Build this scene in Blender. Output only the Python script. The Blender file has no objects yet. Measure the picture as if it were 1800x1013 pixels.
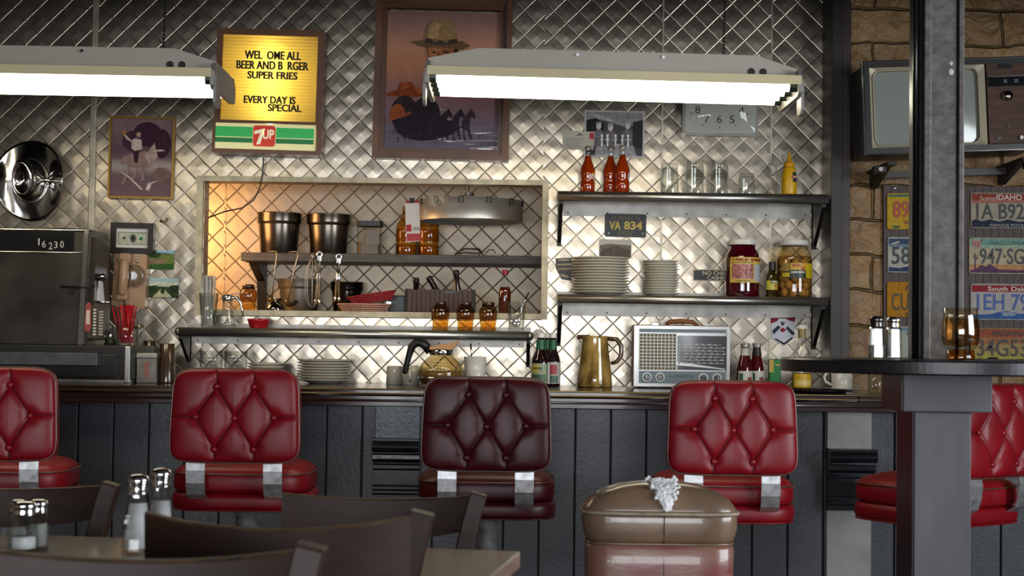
import bpy, math, random
from mathutils import Vector, Matrix
random.seed(7)
SC = bpy.context.scene
COL = SC.collection
PI = math.pi
# ---------------------------------------------------------------- camera, world, light, exposure
F, EYE, WALL = 2760.0, 1.10, 6.7
PITCH, ROLL = math.atan(92 / F), math.radians(0.75)
cam_d = bpy.data.cameras.new('camera')
cam = bpy.data.objects.new('camera', cam_d)
COL.objects.link(cam)
SC.camera = cam
cam_d.sensor_width = 36.0
cam_d.lens = 36.0 * F / 1800.0
cam_d.clip_start = 0.05
CM = Matrix.Translation((0, 0, EYE)) @ Matrix.Rotation(PI / 2 + PITCH, 4, 'X') @ Matrix.Rotation(ROLL, 4, 'Z')
cam.matrix_world = CM
cam_d.dof.use_dof = True
cam_d.dof.focus_distance = 6.0
cam_d.dof.aperture_fstop = 9.0
w = bpy.data.worlds.new('world')
SC.world = w
w.use_nodes = True
w.node_tree.nodes['Background'].inputs[0].default_value = (0.55, 0.66, 0.85, 1)
w.node_tree.nodes['Background'].inputs[1].default_value = 0.15
SC.view_settings.view_transform = 'Standard'
SC.view_settings.look = 'None'
SC.view_settings.exposure = 0.0
SC.view_settings.gamma = 1.0
SC.view_settings.use_curve_mapping = False
SC.cycles.use_denoising = True
SC.cycles.caustics_reflective = False
SC.cycles.caustics_refractive = False
SC.cycles.max_bounces = 10
SC.cycles.transparent_max_bounces = 16
SC.cycles.sample_clamp_indirect = 6.0


def area(name, loc, target, sx, sy, power, col):
    d = bpy.data.lights.new(name, 'AREA')
    d.shape = 'RECTANGLE'
    d.size, d.size_y, d.energy, d.color = sx, sy, power, col
    o = bpy.data.objects.new(name, d)
    COL.objects.link(o)
    o.location = loc
    o.rotation_euler = (Vector(target) - Vector(loc)).to_track_quat('-Z', 'Y').to_euler()
    return o


# daylight coming in through the street windows behind the camera and the side window
DAY = 265.0
DAYS = 205.0
TUBE = 8.0
area('daylight_front', (-0.2, -3.25, 1.13), (-0.2, 5, 1.1), 4.4, 1.25, DAY, (0.93, 0.96, 1.0))
area('daylight_side', (4.06, 1.6, 1.55), (-5, 4.2, 1.0), 2.6, 1.5, DAYS, (0.90, 0.95, 1.0))


# ---------------------------------------------------------------- helpers
def P(px, py, Y):
    d = CM.to_3x3() @ Vector(((px - 900) / F, -(py - 506.5) / F, -1.0))
    return Vector((0, 0, EYE)) + d * (Y / d.y)


def X(px, py, Y): return P(px, py, Y).x
def Z(px, py, Y): return P(px, py, Y).z
def S(Y): return Y / F


def H(h):
    h = h.lstrip('#')
    c = [int(h[i:i + 2], 16) / 255 for i in (0, 2, 4)]
    return tuple(x / 12.92 if x < 0.04045 else ((x + 0.055) / 1.055) ** 2.4 for x in c) + (1,)


_M = {}


def mat(name, col='#808080', rough=0.5, metal=0.0, spec=0.5, trans=0.0, ior=1.45, emit=None, es=1.0,
        var=None, bump=None, coat=0.0, stretch=(1, 1, 1), col2=None, alpha=1.0, subs=0.0):
    if name in _M:
        return _M[name]
    m = bpy.data.materials.new(name)
    m.use_nodes = True
    nt = m.node_tree
    b = nt.nodes['Principled BSDF']
    c = H(col)
    I = b.inputs
    I['Base Color'].default_value = c
    I['Roughness'].default_value = rough
    I['Metallic'].default_value = metal
    I['Specular IOR Level'].default_value = spec
    I['Transmission Weight'].default_value = trans
    I['IOR'].default_value = ior
    I['Coat Weight'].default_value = coat
    I['Coat Roughness'].default_value = 0.08
    I['Alpha'].default_value = alpha
    if subs:
        I['Subsurface Weight'].default_value = subs
    if emit:
        I['Emission Color'].default_value = H(emit)
        I['Emission Strength'].default_value = es
    if var or bump:
        tc = nt.nodes.new('ShaderNodeTexCoord')
        mp = nt.nodes.new('ShaderNodeMapping')
        mp.inputs['Scale'].default_value = stretch
        nt.links.new(tc.outputs['Object'], mp.inputs['Vector'])
    if var:
        n = nt.nodes.new('ShaderNodeTexNoise')
        n.inputs['Scale'].default_value = var[0]
        n.inputs['Detail'].default_value = 6
        nt.links.new(mp.outputs[0], n.inputs['Vector'])
        r = nt.nodes.new('ShaderNodeValToRGB')
        k = var[1]
        r.color_ramp.elements[0].position, r.color_ramp.elements[1].position = 0.32, 0.68
        r.color_ramp.elements[0].color = tuple(x * (1 - k) for x in c[:3]) + (1,)
        r.color_ramp.elements[1].color = H(col2) if col2 else tuple(min(1, x * (1 + k)) for x in c[:3]) + (1,)
        nt.links.new(n.outputs['Fac'], r.inputs[0])
        nt.links.new(r.outputs[0], I['Base Color'])
    if bump:
        n = nt.nodes.new('ShaderNodeTexNoise')
        n.inputs['Scale'].default_value = bump[0]
        n.inputs['Detail'].default_value = 5
        nt.links.new(mp.outputs[0], n.inputs['Vector'])
        bp = nt.nodes.new('ShaderNodeBump')
        bp.inputs['Strength'].default_value = bump[1]
        bp.inputs['Distance'].default_value = bump[2] if len(bump) > 2 else 0.004
        nt.links.new(n.outputs['Fac'], bp.inputs['Height'])
        nt.links.new(bp.outputs[0], I['Normal'])
    _M[name] = m
    return m


def C(h, rough=0.55, **k):
    return mat('paint_%s_%d' % (h.lstrip('#'), rough * 100), h, rough, **k)


def thin_glass(name, tint='#f2f5f4', refl=0.9, rough=0.02, base=0.06, edge=0.45):
    if name in _M:
        return _M[name]
    m = bpy.data.materials.new(name)
    m.use_nodes = True
    nt = m.node_tree
    nt.nodes.remove(nt.nodes['Principled BSDF'])
    out = nt.nodes['Material Output']
    t = nt.nodes.new('ShaderNodeBsdfTransparent')
    lw = nt.nodes.new('ShaderNodeLayerWeight')
    lw.inputs[0].default_value = 0.5
    cr = nt.nodes.new('ShaderNodeValToRGB')
    c = H(tint)
    cr.color_ramp.elements[0].color = c
    cr.color_ramp.elements[0].position = 0.45
    cr.color_ramp.elements[1].color = tuple(q * edge for q in c[:3]) + (1,)
    cr.color_ramp.elements[1].position = 0.97
    nt.links.new(lw.outputs['Facing'], cr.inputs[0])
    nt.links.new(cr.outputs[0], t.inputs[0])
    g = nt.nodes.new('ShaderNodeBsdfGlossy')
    g.inputs['Roughness'].default_value = rough
    fr = nt.nodes.new('ShaderNodeMath')
    fr.operation = 'POWER'
    fr.inputs[1].default_value = 4.0
    nt.links.new(lw.outputs['Facing'], fr.inputs[0])
    mr = nt.nodes.new('ShaderNodeMapRange')
    mr.inputs['To Min'].default_value = base
    mr.inputs['To Max'].default_value = refl
    mx = nt.nodes.new('ShaderNodeMixShader')
    nt.links.new(fr.outputs[0], mr.inputs['Value'])
    nt.links.new(mr.outputs[0], mx.inputs[0])
    nt.links.new(t.outputs[0], mx.inputs[1])
    nt.links.new(g.outputs[0], mx.inputs[2])
    nt.links.new(mx.outputs[0], out.inputs[0])
    _M[name] = m
    return m


class MB:
    """collects shapes and links them as one mesh object"""

    def __init__(s):
        s.v, s.f, s.m, s.sm, s.mats = [], [], [], [], []

    def mi(s, m):
        if m not in s.mats:
            s.mats.append(m)
        return s.mats.index(m)

    def add(s, vs, fs, m, smooth=False):
        k, o = s.mi(m), len(s.v)
        s.v += [tuple(v) for v in vs]
        for f in fs:
            s.f.append(tuple(i + o for i in f))
            s.m.append(k)
            s.sm.append(smooth)
        return s

    def box(s, c, d, m, R=None):
        x, y, z = d[0] / 2, d[1] / 2, d[2] / 2
        vs = [Vector((i * x, j * y, k * z)) for i in (-1, 1) for j in (-1, 1) for k in (-1, 1)]
        if R:
            vs = [R @ v for v in vs]
        vs = [v + Vector(c) for v in vs]
        return s.add(vs, [(0, 1, 3, 2), (4, 6, 7, 5), (0, 4, 5, 1), (2, 3, 7, 6), (0, 2, 6, 4), (1, 5, 7, 3)], m)

    def bb(s, a, b, m):
        return s.box([(p + q) / 2 for p, q in zip(a, b)], [abs(q - p) for p, q in zip(a, b)], m)

    def lathe(s, prof, m, n=28, c=(0, 0, 0), R=None, smooth=True, sx=1, sy=1):
        """prof: (r, z) pairs; r=0 closes with a pole"""
        vs, rings = [], []
        for r, z in prof:
            if r <= 1e-6:
                rings.append([len(vs)])
                vs.append(Vector((0, 0, z)))
            else:
                rings.append(list(range(len(vs), len(vs) + n)))
                vs += [Vector((r * sx * math.cos(2 * PI * i / n), r * sy * math.sin(2 * PI * i / n), z)) for i in range(n)]
        fs = []
        for a, b in zip(rings, rings[1:]):
            for i in range(n):
                j = (i + 1) % n
                if len(a) == 1 and len(b) == 1:
                    continue
                if len(a) == 1:
                    fs.append((a[0], b[j], b[i]))
                elif len(b) == 1:
                    fs.append((a[i], a[j], b[0]))
                else:
                    fs.append((a[i], a[j], b[j], b[i]))
        if R:
            vs = [R @ v for v in vs]
        return s.add([v + Vector(c) for v in vs], fs, m, smooth)

    def cyl(s, c, r, h, m, n=24, R=None, smooth=True, r2=None):
        """solid cylinder from base centre c along +z"""
        r2 = r if r2 is None else r2
        o = len(s.f)
        s.lathe([(0, 0), (r, 0)], m, n, c, R, False)
        s.lathe([(r, 0), (r2, h)], m, n, c, R, smooth)
        s.lathe([(r2, h), (0, h)], m, n, c, R, False)
        return s

    def tube(s, pts, r, m, n=8, cap=True, smooth=True, flat=None):
        pts = [Vector(p) for p in pts]
        rs = r if isinstance(r, (list, tuple)) else [r] * len(pts)
        vs, prev = [], None
        for i, p in enumerate(pts):
            t = (pts[min(i + 1, len(pts) - 1)] - pts[max(i - 1, 0)]).normalized()
            if prev is None:
                u = t.orthogonal().normalized() if flat is None else (Vector(flat) - t * t.dot(Vector(flat))).normalized()
            else:
                u = (prev - t * t.dot(prev)).normalized()
            prev = u
            v = t.cross(u)
            vs += [p + (u * math.cos(2 * PI * k / n) + v * math.sin(2 * PI * k / n)) * rs[i] for k in range(n)]
        fs = [(i * n + k, i * n + (k + 1) % n, (i + 1) * n + (k + 1) % n, (i + 1) * n + k) for i in range(len(pts) - 1) for k in range(n)]
        if cap:
            fs += [tuple(range(n - 1, -1, -1)), tuple((len(pts) - 1) * n + k for k in range(n))]
        return s.add(vs, fs, m, smooth)

    def band(s, pts, wv, t, m):
        """flat strip along pts, width vector wv, thickness t"""
        pts = [Vector(p) for p in pts]
        wv = Vector(wv)
        vs = []
        for i, p in enumerate(pts):
            d = (pts[min(i + 1, len(pts) - 1)] - pts[max(i - 1, 0)]).normalized()
            nrm = d.cross(wv).normalized() * t / 2
            vs += [p - wv / 2 - nrm, p + wv / 2 - nrm, p + wv / 2 + nrm, p - wv / 2 + nrm]
        fs = [(4 * i + k, 4 * i + (k + 1) % 4, 4 * i + 4 + (k + 1) % 4, 4 * i + 4 + k) for i in range(len(pts) - 1) for k in range(4)]
        n = 4 * (len(pts) - 1)
        fs += [(3, 2, 1, 0), (n, n + 1, n + 2, n + 3)]
        return s.add(vs, fs, m)

    def prism(s, poly, y0, y1, m, smooth=False):
        """polygon in x,z (counter-clockwise seen from -y) pushed from y0 to y1"""
        n = len(poly)
        vs = [(x, y0, z) for x, z in poly] + [(x, y1, z) for x, z in poly]
        s.add(vs, [tuple(range(n)), tuple(range(2 * n - 1, n - 1, -1))], m)
        s.add(vs, [(i, i + n, (i + 1) % n + n, (i + 1) % n) for i in range(n)], m, smooth)
        return s

    def prismz(s, poly, z0, z1, m, smooth=False):
        n = len(poly)
        vs = [(x, y, z0) for x, y in poly] + [(x, y, z1) for x, y in poly]
        s.add(vs, [tuple(range(n - 1, -1, -1)), tuple(range(n, 2 * n))], m)
        s.add(vs, [(i, (i + 1) % n, (i + 1) % n + n, i + n) for i in range(n)], m, smooth)
        return s

    def prismx(s, poly, x0, x1, m, smooth=False):
        """polygon in y,z pushed from x0 to x1"""
        n = len(poly)
        vs = [(x0, y, z) for y, z in poly] + [(x1, y, z) for y, z in poly]
        s.add(vs, [tuple(range(n - 1, -1, -1)), tuple(range(n, 2 * n))], m)
        s.add(vs, [(i, (i + 1) % n, (i + 1) % n + n, i + n) for i in range(n)], m, smooth)
        return s

    def ball(s, c, r, m, n=16, sc=(1, 1, 1)):
        k = n // 2
        pr = [(math.sin(PI * i / k), -math.cos(PI * i / k)) for i in range(k + 1)]
        R = Matrix.Diagonal((r * sc[0], r * sc[1], r * sc[2]))
        return s.lathe(pr, m, n, c, R)

    def frame(s, x0, z0, x1, z1, wd, y0, y1, m):
        """four mitred bars round the opening inside x0..x1, z0..z1 (outer size)"""
        ws = wd if isinstance(wd, (list, tuple)) else (wd,) * 4   # left, bottom, right, top
        o = [(x0, z0), (x1, z0), (x1, z1), (x0, z1)]
        q = [(x0 + ws[0], z0 + ws[1]), (x1 - ws[2], z0 + ws[1]), (x1 - ws[2], z1 - ws[3]), (x0 + ws[0], z1 - ws[3])]
        for i in range(4):
            j = (i + 1) % 4
            s.prism([o[i], o[j], q[j], q[i]], y0, y1, m)
        return s

    def build(s, name, parent=None, bevel=0, loc=None, rot=None, seg=2, sub=0):
        me = bpy.data.meshes.new(name)
        me.from_pydata(s.v, [], s.f)
        for m in s.mats:
            me.materials.append(m)
        me.polygons.foreach_set('material_index', s.m)
        me.polygons.foreach_set('use_smooth', s.sm)
        me.update()
        o = bpy.data.objects.new(name, me)
        COL.objects.link(o)
        if parent:
            o.parent = parent
        if loc:
            o.location = loc
        if rot:
            o.rotation_euler = rot
        if bevel:
            b = o.modifiers.new('bevel', 'BEVEL')
            b.width, b.segments, b.limit_method, b.angle_limit = bevel, seg, 'ANGLE', math.radians(35)
            b.harden_normals = False
        if sub:
            q = o.modifiers.new('sub', 'SUBSURF')
            q.levels = q.render_levels = sub
        return o


def tag(o, label=None, cat=None, group=None, kind=None):
    for k, v in (('label', label), ('category', cat), ('group', group), ('kind', kind)):
        if v:
            o[k] = v
    return o


def thing(name, label, cat, loc=(0, 0, 0), rz=0, group=None, ry=0, rx=0):
    o = bpy.data.objects.new(name, None)
    COL.objects.link(o)
    o.location = loc
    o.rotation_euler = (rx, ry, rz)
    o.empty_display_size = 0.05
    return tag(o, label, cat, group)


def children(o): return [c for c in COL.objects if c.parent == o]


def dup(root, label=None, loc=None, rz=None, group=None, kids=None):
    r = root.copy()
    COL.objects.link(r)
    if label:
        r['label'] = label
    if group:
        r['group'] = group
    if loc is not None:
        r.location = loc
    if rz is not None:
        r.rotation_euler = (0, 0, rz)

    def rec(src, dst):
        for ch in children(src):
            c = ch.copy()
            COL.objects.link(c)
            c.parent = dst
            rec(ch, c)
    rec(root, r)
    return r


_T = {}


def text_geo(body, bold):
    key = (body, bold)
    if key not in _T:
        cu = bpy.data.curves.new('lettering', 'FONT')
        cu.body = body
        cu.size = 1
        cu.offset = bold
        cu.resolution_u = 3
        o = bpy.data.objects.new('lettering', cu)
        COL.objects.link(o)
        dg = bpy.context.evaluated_depsgraph_get()
        me = o.evaluated_get(dg).to_mesh()
        vs = [tuple(v.co) for v in me.vertices]
        fs = [tuple(p.vertices) for p in me.polygons]
        o.evaluated_get(dg).to_mesh_clear()
        bpy.data.objects.remove(o)
        bpy.data.curves.remove(cu)
        x0, x1 = min(v[0] for v in vs), max(v[0] for v in vs)
        y0, y1 = min(v[1] for v in vs), max(v[1] for v in vs)
        _T[key] = ([((v[0] - x0) / (x1 - x0), (v[1] - y0) / (y1 - y0)) for v in vs], fs, (x1 - x0) / (y1 - y0))
    return _T[key]


def write(mb, body, x0, z0, x1, z1, y, m, bold=0.0, map3=None):
    """lettering filling the box x0..x1, z0..z1 on the plane y, read from -y"""
    vs, fs, asp = text_geo(body, bold)
    if x1 is None:
        x1 = x0 + asp * (z1 - z0)
    q = [(x0 + (x1 - x0) * u, y, z0 + (z1 - z0) * v) for u, v in vs]
    if map3:
        q = [map3(*p) for p in q]
    mb.add(q, fs, m)
    return mb


class Wp:
    """a thing fixed to a wall: local x,z from picture pixels about (cx, cy) at depth Y; turn = clockwise turn seen in the picture, degrees"""

    def __init__(s, name, label, cat, cx, cy, Y, turn=0.75, group=None):
        s.cx, s.cy, s.k = cx, cy, S(Y)
        s.root = thing(name, label, cat, P(cx, cy, Y), group=group, ry=math.radians(turn) - ROLL)

    def l(s, px, py): return ((px - s.cx) * s.k, -(py - s.cy) * s.k)

    def box(s, mb, x0, y0, x1, y1, a, b, m):
        (p, q), (r, t) = s.l(x0, y1), s.l(x1, y0)
        return mb.bb((p, a, q), (r, b, t), m)

    def poly(s, mb, pts, y, m):
        """flat printed shape (picture pixels) at offset y"""
        q = [s.l(*p) for p in pts]
        ar = sum(q[i][0] * q[(i + 1) % len(q)][1] - q[(i + 1) % len(q)][0] * q[i][1] for i in range(len(q)))
        if ar < 0:
            q = q[::-1]
        mb.add([(x, y, z) for x, z in q], [tuple(range(len(q)))], m)
        return mb

    def text(s, mb, body, x0, y0, x1, y1, y, m, bold=0.0):
        (p, q), (r, t) = s.l(x0, y1), s.l(x1, y0)
        return write(mb, body, p, q, r, t, y, m, bold)


def ell(cx, cy, rx, ry, n=16, a0=0, a1=2 * PI):
    return [(cx + rx * math.cos(a0 + (a1 - a0) * i / n), cy + ry * math.sin(a0 + (a1 - a0) * i / n)) for i in range(n + (a1 - a0 < 2 * PI - 1e-6))]


def rrect(x0, z0, x1, z1, r, n=5):
    out = []
    for cx, cz, a in ((x1 - r, z1 - r, 0), (x0 + r, z1 - r, PI / 2), (x0 + r, z0 + r, PI), (x1 - r, z0 + r, 1.5 * PI)):
        out += [(cx + r * math.cos(a + PI / 2 * i / n), cz + r * math.sin(a + PI / 2 * i / n)) for i in range(n + 1)]
    return out


ORD = 'topmost second third fourth fifth sixth seventh eighth ninth tenth eleventh twelfth thirteenth fourteenth fifteenth'.split()


# ---------------------------------------------------------------- quilted steel
def quilt(name, D, col, rough, ridge=False, depth=0.0033, metal=0.92, phase=(0, 0)):
    m = bpy.data.materials.new(name)
    m.use_nodes = True
    nt = m.node_tree
    L, N = nt.links.new, nt.nodes.new
    b = nt.nodes['Principled BSDF']
    b.inputs['Metallic'].default_value = metal

    def math_(op, a, c=None, clamp=False):
        n = N('ShaderNodeMath')
        n.operation = op
        n.use_clamp = clamp
        for i, q in enumerate((a, c)):
            if q is None:
                continue
            if isinstance(q, (int, float)):
                n.inputs[i].default_value = q
            else:
                L(q, n.inputs[i])
        return n.outputs[0]
    tc = N('ShaderNodeTexCoord')
    nz = N('ShaderNodeTexNoise')
    nz.inputs['Scale'].default_value = 7
    L(tc.outputs['Object'], nz.inputs['Vector'])
    sx = N('ShaderNodeSeparateXYZ')
    L(tc.outputs['Object'], sx.inputs[0])
    wob = math_('MULTIPLY', math_('SUBTRACT', nz.outputs['Fac'], 0.5), 0.05)
    x = math_('ADD', math_('DIVIDE', sx.outputs['X'], D), 40.0 + phase[0])
    z = math_('ADD', math_('DIVIDE', sx.outputs['Z'], D), wob)
    z = math_('ADD', z, phase[1])
    a, c = math_('ADD', x, z), math_('SUBTRACT', x, z)
    da, dc = math_('PINGPONG', a, 0.5), math_('PINGPONG', c, 0.5)
    d = math_('MINIMUM', da, dc)
    mr = N('ShaderNodeMapRange')
    mr.interpolation_type = 'SMOOTHSTEP'
    L(d, mr.inputs['Value'])
    if ridge:
        mr.inputs['From Max'].default_value = 0.045
        h = math_('SUBTRACT', 1.0, mr.outputs[0])
        pil = math_('MULTIPLY', math_('MULTIPLY', da, dc), 1.2)
        h = math_('ADD', h, pil)
    else:
        mr.inputs['From Max'].default_value = 0.04
        pil = math_('POWER', math_('MULTIPLY', math_('MULTIPLY', da, dc), 4.0), 0.8)
        h = math_('ADD', math_('MULTIPLY', mr.outputs[0], 0.22), math_('MULTIPLY', pil, 0.4))
    n2 = N('ShaderNodeTexNoise')
    n2.inputs['Scale'].default_value = 16
    n2.inputs['Detail'].default_value = 1
    L(tc.outputs['Object'], n2.inputs['Vector'])
    h = math_('ADD', h, math_('MULTIPLY', n2.outputs['Fac'], 0.4))
    bp = N('ShaderNodeBump')
    bp.inputs['Strength'].default_value = 1.0
    bp.inputs['Distance'].default_value = depth
    L(h, bp.inputs['Height'])
    L(bp.outputs[0], b.inputs['Normal'])
    n3 = N('ShaderNodeTexNoise')
    n3.inputs['Scale'].default_value = 3
    n3.inputs['Detail'].default_value = 8
    L(tc.outputs['Object'], n3.inputs['Vector'])
    r = N('ShaderNodeValToRGB')
    cc = H(col)
    r.color_ramp.elements[0].position, r.color_ramp.elements[1].position = 0.3, 0.7
    r.color_ramp.elements[0].color = tuple(q * 0.8 for q in cc[:3]) + (1,)
    r.color_ramp.elements[1].color = cc
    L(n3.outputs['Fac'], r.inputs[0])
    L(r.outputs[0], b.inputs['Base Color'])
    rr = N('ShaderNodeMapRange')
    rr.inputs['To Min'].default_value, rr.inputs['To Max'].default_value = rough - 0.06, rough + 0.08
    L(n3.outputs['Fac'], rr.inputs['Value'])
    L(rr.outputs[0], b.inputs['Roughness'])
    return m


QUILT = quilt('quilted_steel', 0.107, '#aea494', 0.26)
QKIT = quilt('ridged_steel', 0.112, '#a99d8c', 0.47, ridge=True, depth=0.0026)
steel = mat('brushed_steel', '#b9b6ae', 0.32, 0.95, var=(30, 0.12), stretch=(1, 30, 30))
dull = mat('dull_steel', '#8d8a84', 0.42, 0.9, var=(14, 0.2))
chrome = mat('chrome', '#e4e4e6', 0.1, 1.0)
worn = mat('worn_chrome', '#cfd0d3', 0.3, 0.8, var=(45, 0.3), col2='#e6e7ea')
black = mat('black_enamel', '#141414', 0.35)
dark_iron = mat('dark_iron', '#24221f', 0.45, 0.5)
seamm = mat('dirty_tin', '#a59d8c', 0.45, 0.8, var=(12, 0.3))
sill_m = mat('pale_trim', '#b8ac90', 0.5, 0.35, var=(18, 0.25))
trim_d = mat('dark_brown_paint', '#1d1512', 0.4, var=(9, 0.3))


def struct(name, mb, loc=None, bevel=0):
    return tag(mb.build(name, bevel=bevel, loc=loc), kind='structure')


# ---------------------------------------------------------------- the room
ZC = P(1000, 680, 6.5).z                       # bar top
ZS = P(650, 551, 6.7).z                        # sill of the pass-through
ox0, ox1 = X(358, 430, WALL), X(953, 440, WALL)
oz1 = Z(650, 322, WALL)
xs = X(161, 220, WALL)                         # seam between the first two panels
x3, x4, x5 = X(1164, 300, WALL), X(1355, 300, WALL), X(1468, 300, WALL)


def panel(x0, z0, x1, z1, ph, t=0.0):
    """steel sheet with its own origin, so that each sheet has its own pattern"""
    m = MB().bb((x0 - ph[0], -t, z0 - ph[1]), (x1 - ph[0], 0.1, z1 - ph[1]), QUILT)
    return struct('wall_back', m, (ph[0], WALL, ph[1]))


ph = P(840, 600, WALL)
pa = P(128, 300, WALL)
panel(-3.0, 0, xs, 2.85, (pa.x, pa.z))
pb = P(302, 361, WALL)
panel(xs, 0, ox0, 2.85, (pb.x, pb.z))
panel(ox1, 0, x3, 2.85, (pb.x + 0.02, pb.z))
panel(ox0, oz1, ox1, 2.85, (pb.x, pb.z))
pu = P(560, 668, WALL)
panel(ox0, 0, ox1, ZS - 0.02, (pu.x, pu.z))
pc = P(1240, 400, WALL)
panel(x3, 0, x4, 2.85, (pc.x, pc.z), 0.002)
pd = P(1421, 465, WALL)
panel(x4, 0, x5 + 0.03, 2.85, (pd.x, pd.z))
# seam strips
s_ = MB()
s_.bb((xs - 0.004, WALL - 0.012, 0.9), (xs + 0.022, WALL - 0.0005, 2.85), seamm)
struct('trim_1', s_, bevel=0.003)
s_ = MB().bb((x3 - 0.006, WALL - 0.006, ZC), (x3 + 0.002, WALL - 0.0005, 2.85), seamm)
struct('trim_2', s_)
s_ = MB().bb((x4 - 0.003, WALL - 0.004, ZC), (x4 + 0.003, WALL - 0.0005, 2.85), seamm)
struct('trim_3', s_)
# frame round the pass-through
fr = MB()
a0, a1, b0, b1 = X(345, 430, WALL), X(963, 440, WALL), Z(650, 558, WALL), Z(650, 313.5, WALL)
fr.frame(a0, b0, a1, b1, (0.028, 0.024, 0.026, 0.022), WALL - 0.018, WALL + 0.1, sill_m)
struct('trim_4', fr, bevel=0.002)
# kitchen behind the opening
KY = 7.5
kx0, kx1 = -1.75, 0.42
kp = P(600, 400, KY)
kw = MB().bb((kx0 - kp.x, 0, 0.7 - kp.z), (kx1 - kp.x, 0.06, 2.3 - kp.z), QKIT)
struct('wall_kitchen', kw, (kp.x, KY, kp.z))
k2 = MB().bb((kx0 - 0.05, WALL + 0.1, 0.7), (kx0, KY, 2.3), dull)
struct('wall_kitchen_left', k2)
k3 = MB().bb((kx1, WALL + 0.1, 0.7), (kx1 + 0.05, KY, 2.3), dull)
struct('wall_kitchen_right', k3)
struct('ceiling_kitchen', MB().bb((kx0 - 0.05, WALL + 0.1, 2.3), (kx1 + 0.05, KY + 0.06, 2.36), mat('kitchen_ceiling', '#4c443b', 0.7)))
struct('trim_5', MB().bb((kx0, WALL + 0.101, ZS - 0.06), (kx1, KY, ZS), sill_m))
# pale plates where the seam of the kitchen sheets shows
xk = X(395, 430, KY)
struct('trim_6', MB().bb((xk - 0.004, KY - 0.003, ZS), (xk + 0.004, KY - 0.0005, 2.3), QKIT))
area('kitchen_heat_lamp', (-1.66, 6.98, 1.62), (-1.1, 7.5, 1.5), 0.4, 0.4, 10, (1.0, 0.52, 0.2))
area('kitchen_tube', (-0.4, 7.1, 2.28), (-0.4, 7.1, 1.0), 1.2, 0.2, 1.3, (1.0, 0.88, 0.7))

# stone clad wall at the right end
st = bpy.data.materials.new('stone_cladding')
st.use_nodes = True
nt = st.node_tree
L, N = nt.links.new, nt.nodes.new
pbs = nt.nodes['Principled BSDF']
tc, mp = N('ShaderNodeTexCoord'), N('ShaderNodeMapping')
mp.inputs['Rotation'].default_value = (PI / 2, 0, 0)
L(tc.outputs['Object'], mp.inputs['Vector'])
br = N('ShaderNodeTexBrick')
br.inputs['Scale'].default_value = 1.0
br.inputs['Brick Width'].default_value = 0.36
br.inputs['Row Height'].default_value = 0.15
br.inputs['Mortar Size'].default_value = 0.008
br.inputs['Mortar Smooth'].default_value = 0.9
br.inputs['Color1'].default_value = H('#96754a')
br.inputs['Color2'].default_value = H('#84643e')
br.inputs['Mortar'].default_value = H('#76603f')
wn_ = N('ShaderNodeTexNoise')
wn_.inputs['Scale'].default_value = 6
L(mp.outputs[0], wn_.inputs['Vector'])
wa = N('ShaderNodeVectorMath')
wa.operation = 'MULTIPLY_ADD'
wa.inputs[1].default_value = (0.05, 0.05, 0)
L(wn_.outputs['Color'], wa.inputs[0])
L(mp.outputs[0], wa.inputs[2])
L(wa.outputs[0], br.inputs['Vector'])
n1 = N('ShaderNodeTexNoise')
n1.inputs['Scale'].default_value = 11
n1.inputs['Detail'].default_value = 4
n1.inputs['Distortion'].default_value = 1.2
L(tc.outputs['Object'], n1.inputs['Vector'])
mx = N('ShaderNodeMix')
mx.data_type = 'RGBA'
mx.blend_type = 'OVERLAY'
mx.inputs[0].default_value = 0.55
L(br.outputs['Color'], mx.inputs[6])
L(n1.outputs['Fac'], mx.inputs[7])
L(mx.outputs[2], pbs.inputs['Base Color'])
hm = N('ShaderNodeMath')
hm.operation = 'MULTIPLY_ADD'
hm.inputs[1].default_value = -0.7
L(br.outputs['Fac'], hm.inputs[0])
L(n1.outputs['Fac'], hm.inputs[2])
bp = N('ShaderNodeBump')
bp.inputs['Strength'].default_value = 1
bp.inputs['Distance'].default_value = 0.03
L(hm.outputs[0], bp.inputs['Height'])
L(bp.outputs[0], pbs.inputs['Normal'])
pbs.inputs['Roughness'].default_value = 0.48
WS = 6.6
struct('wall_stone', MB().bb((x5 + 0.03 - 1.9, 0, -1.3), (2.0, 0.2, 1.55), st), (1.9, WS, 1.3))
# dark post that closes the steel wall
xp0, xp1 = X(1461, 350, 6.5), X(1496, 350, 6.5)
tp = MB().bb((xp0, 6.5, 0), (xp0 + (xp1 - xp0) * 0.56, 6.72, 2.85), trim_d)
tp.bb((xp0 + (xp1 - xp0) * 0.56, 6.515, 0), (xp1, 6.72, 2.85), mat('red_brown_paint', '#2e1d19', 0.4, var=(9, 0.3)))
struct('trim_7', tp, bevel=0.002)

wall_paint = mat('old_wall_paint', '#6b5b49', 0.7)
struct('floor', MB().bb((-4, -3, -0.05), (4, 7, 0), mat('floor_boards', '#3a2a20', 0.45, var=(5, 0.3), stretch=(6, 0.5, 1))))
struct('ceiling', MB().bb((-4, -3, 2.85), (4, 7, 2.9), mat('ceiling_boards', '#241b15', 0.7, var=(4, 0.3), stretch=(6, 0.5, 1))))
wl = MB()
wl.bb((4.05, -3, 0), (4, 0.2, 2.85), wall_paint).bb((4.05, 3.0, 0), (4, 7, 2.85), wall_paint)
wl.bb((4.05, 0.2, 0), (4, 3.0, 0.65), wall_paint).bb((4.05, 0.2, 2.25), (4, 3.0, 2.85), wall_paint)
struct('wall_right', wl)
struct('wall_left', MB().bb((-4.05, -3, 0), (-4, 7, 2.85), wall_paint))
wf = MB()
wf.bb((-4, -3.05, 0), (-2.4, -3, 2.85), wall_paint).bb((2.0, -3.05, 0), (4, -3, 2.85), wall_paint)
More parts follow.
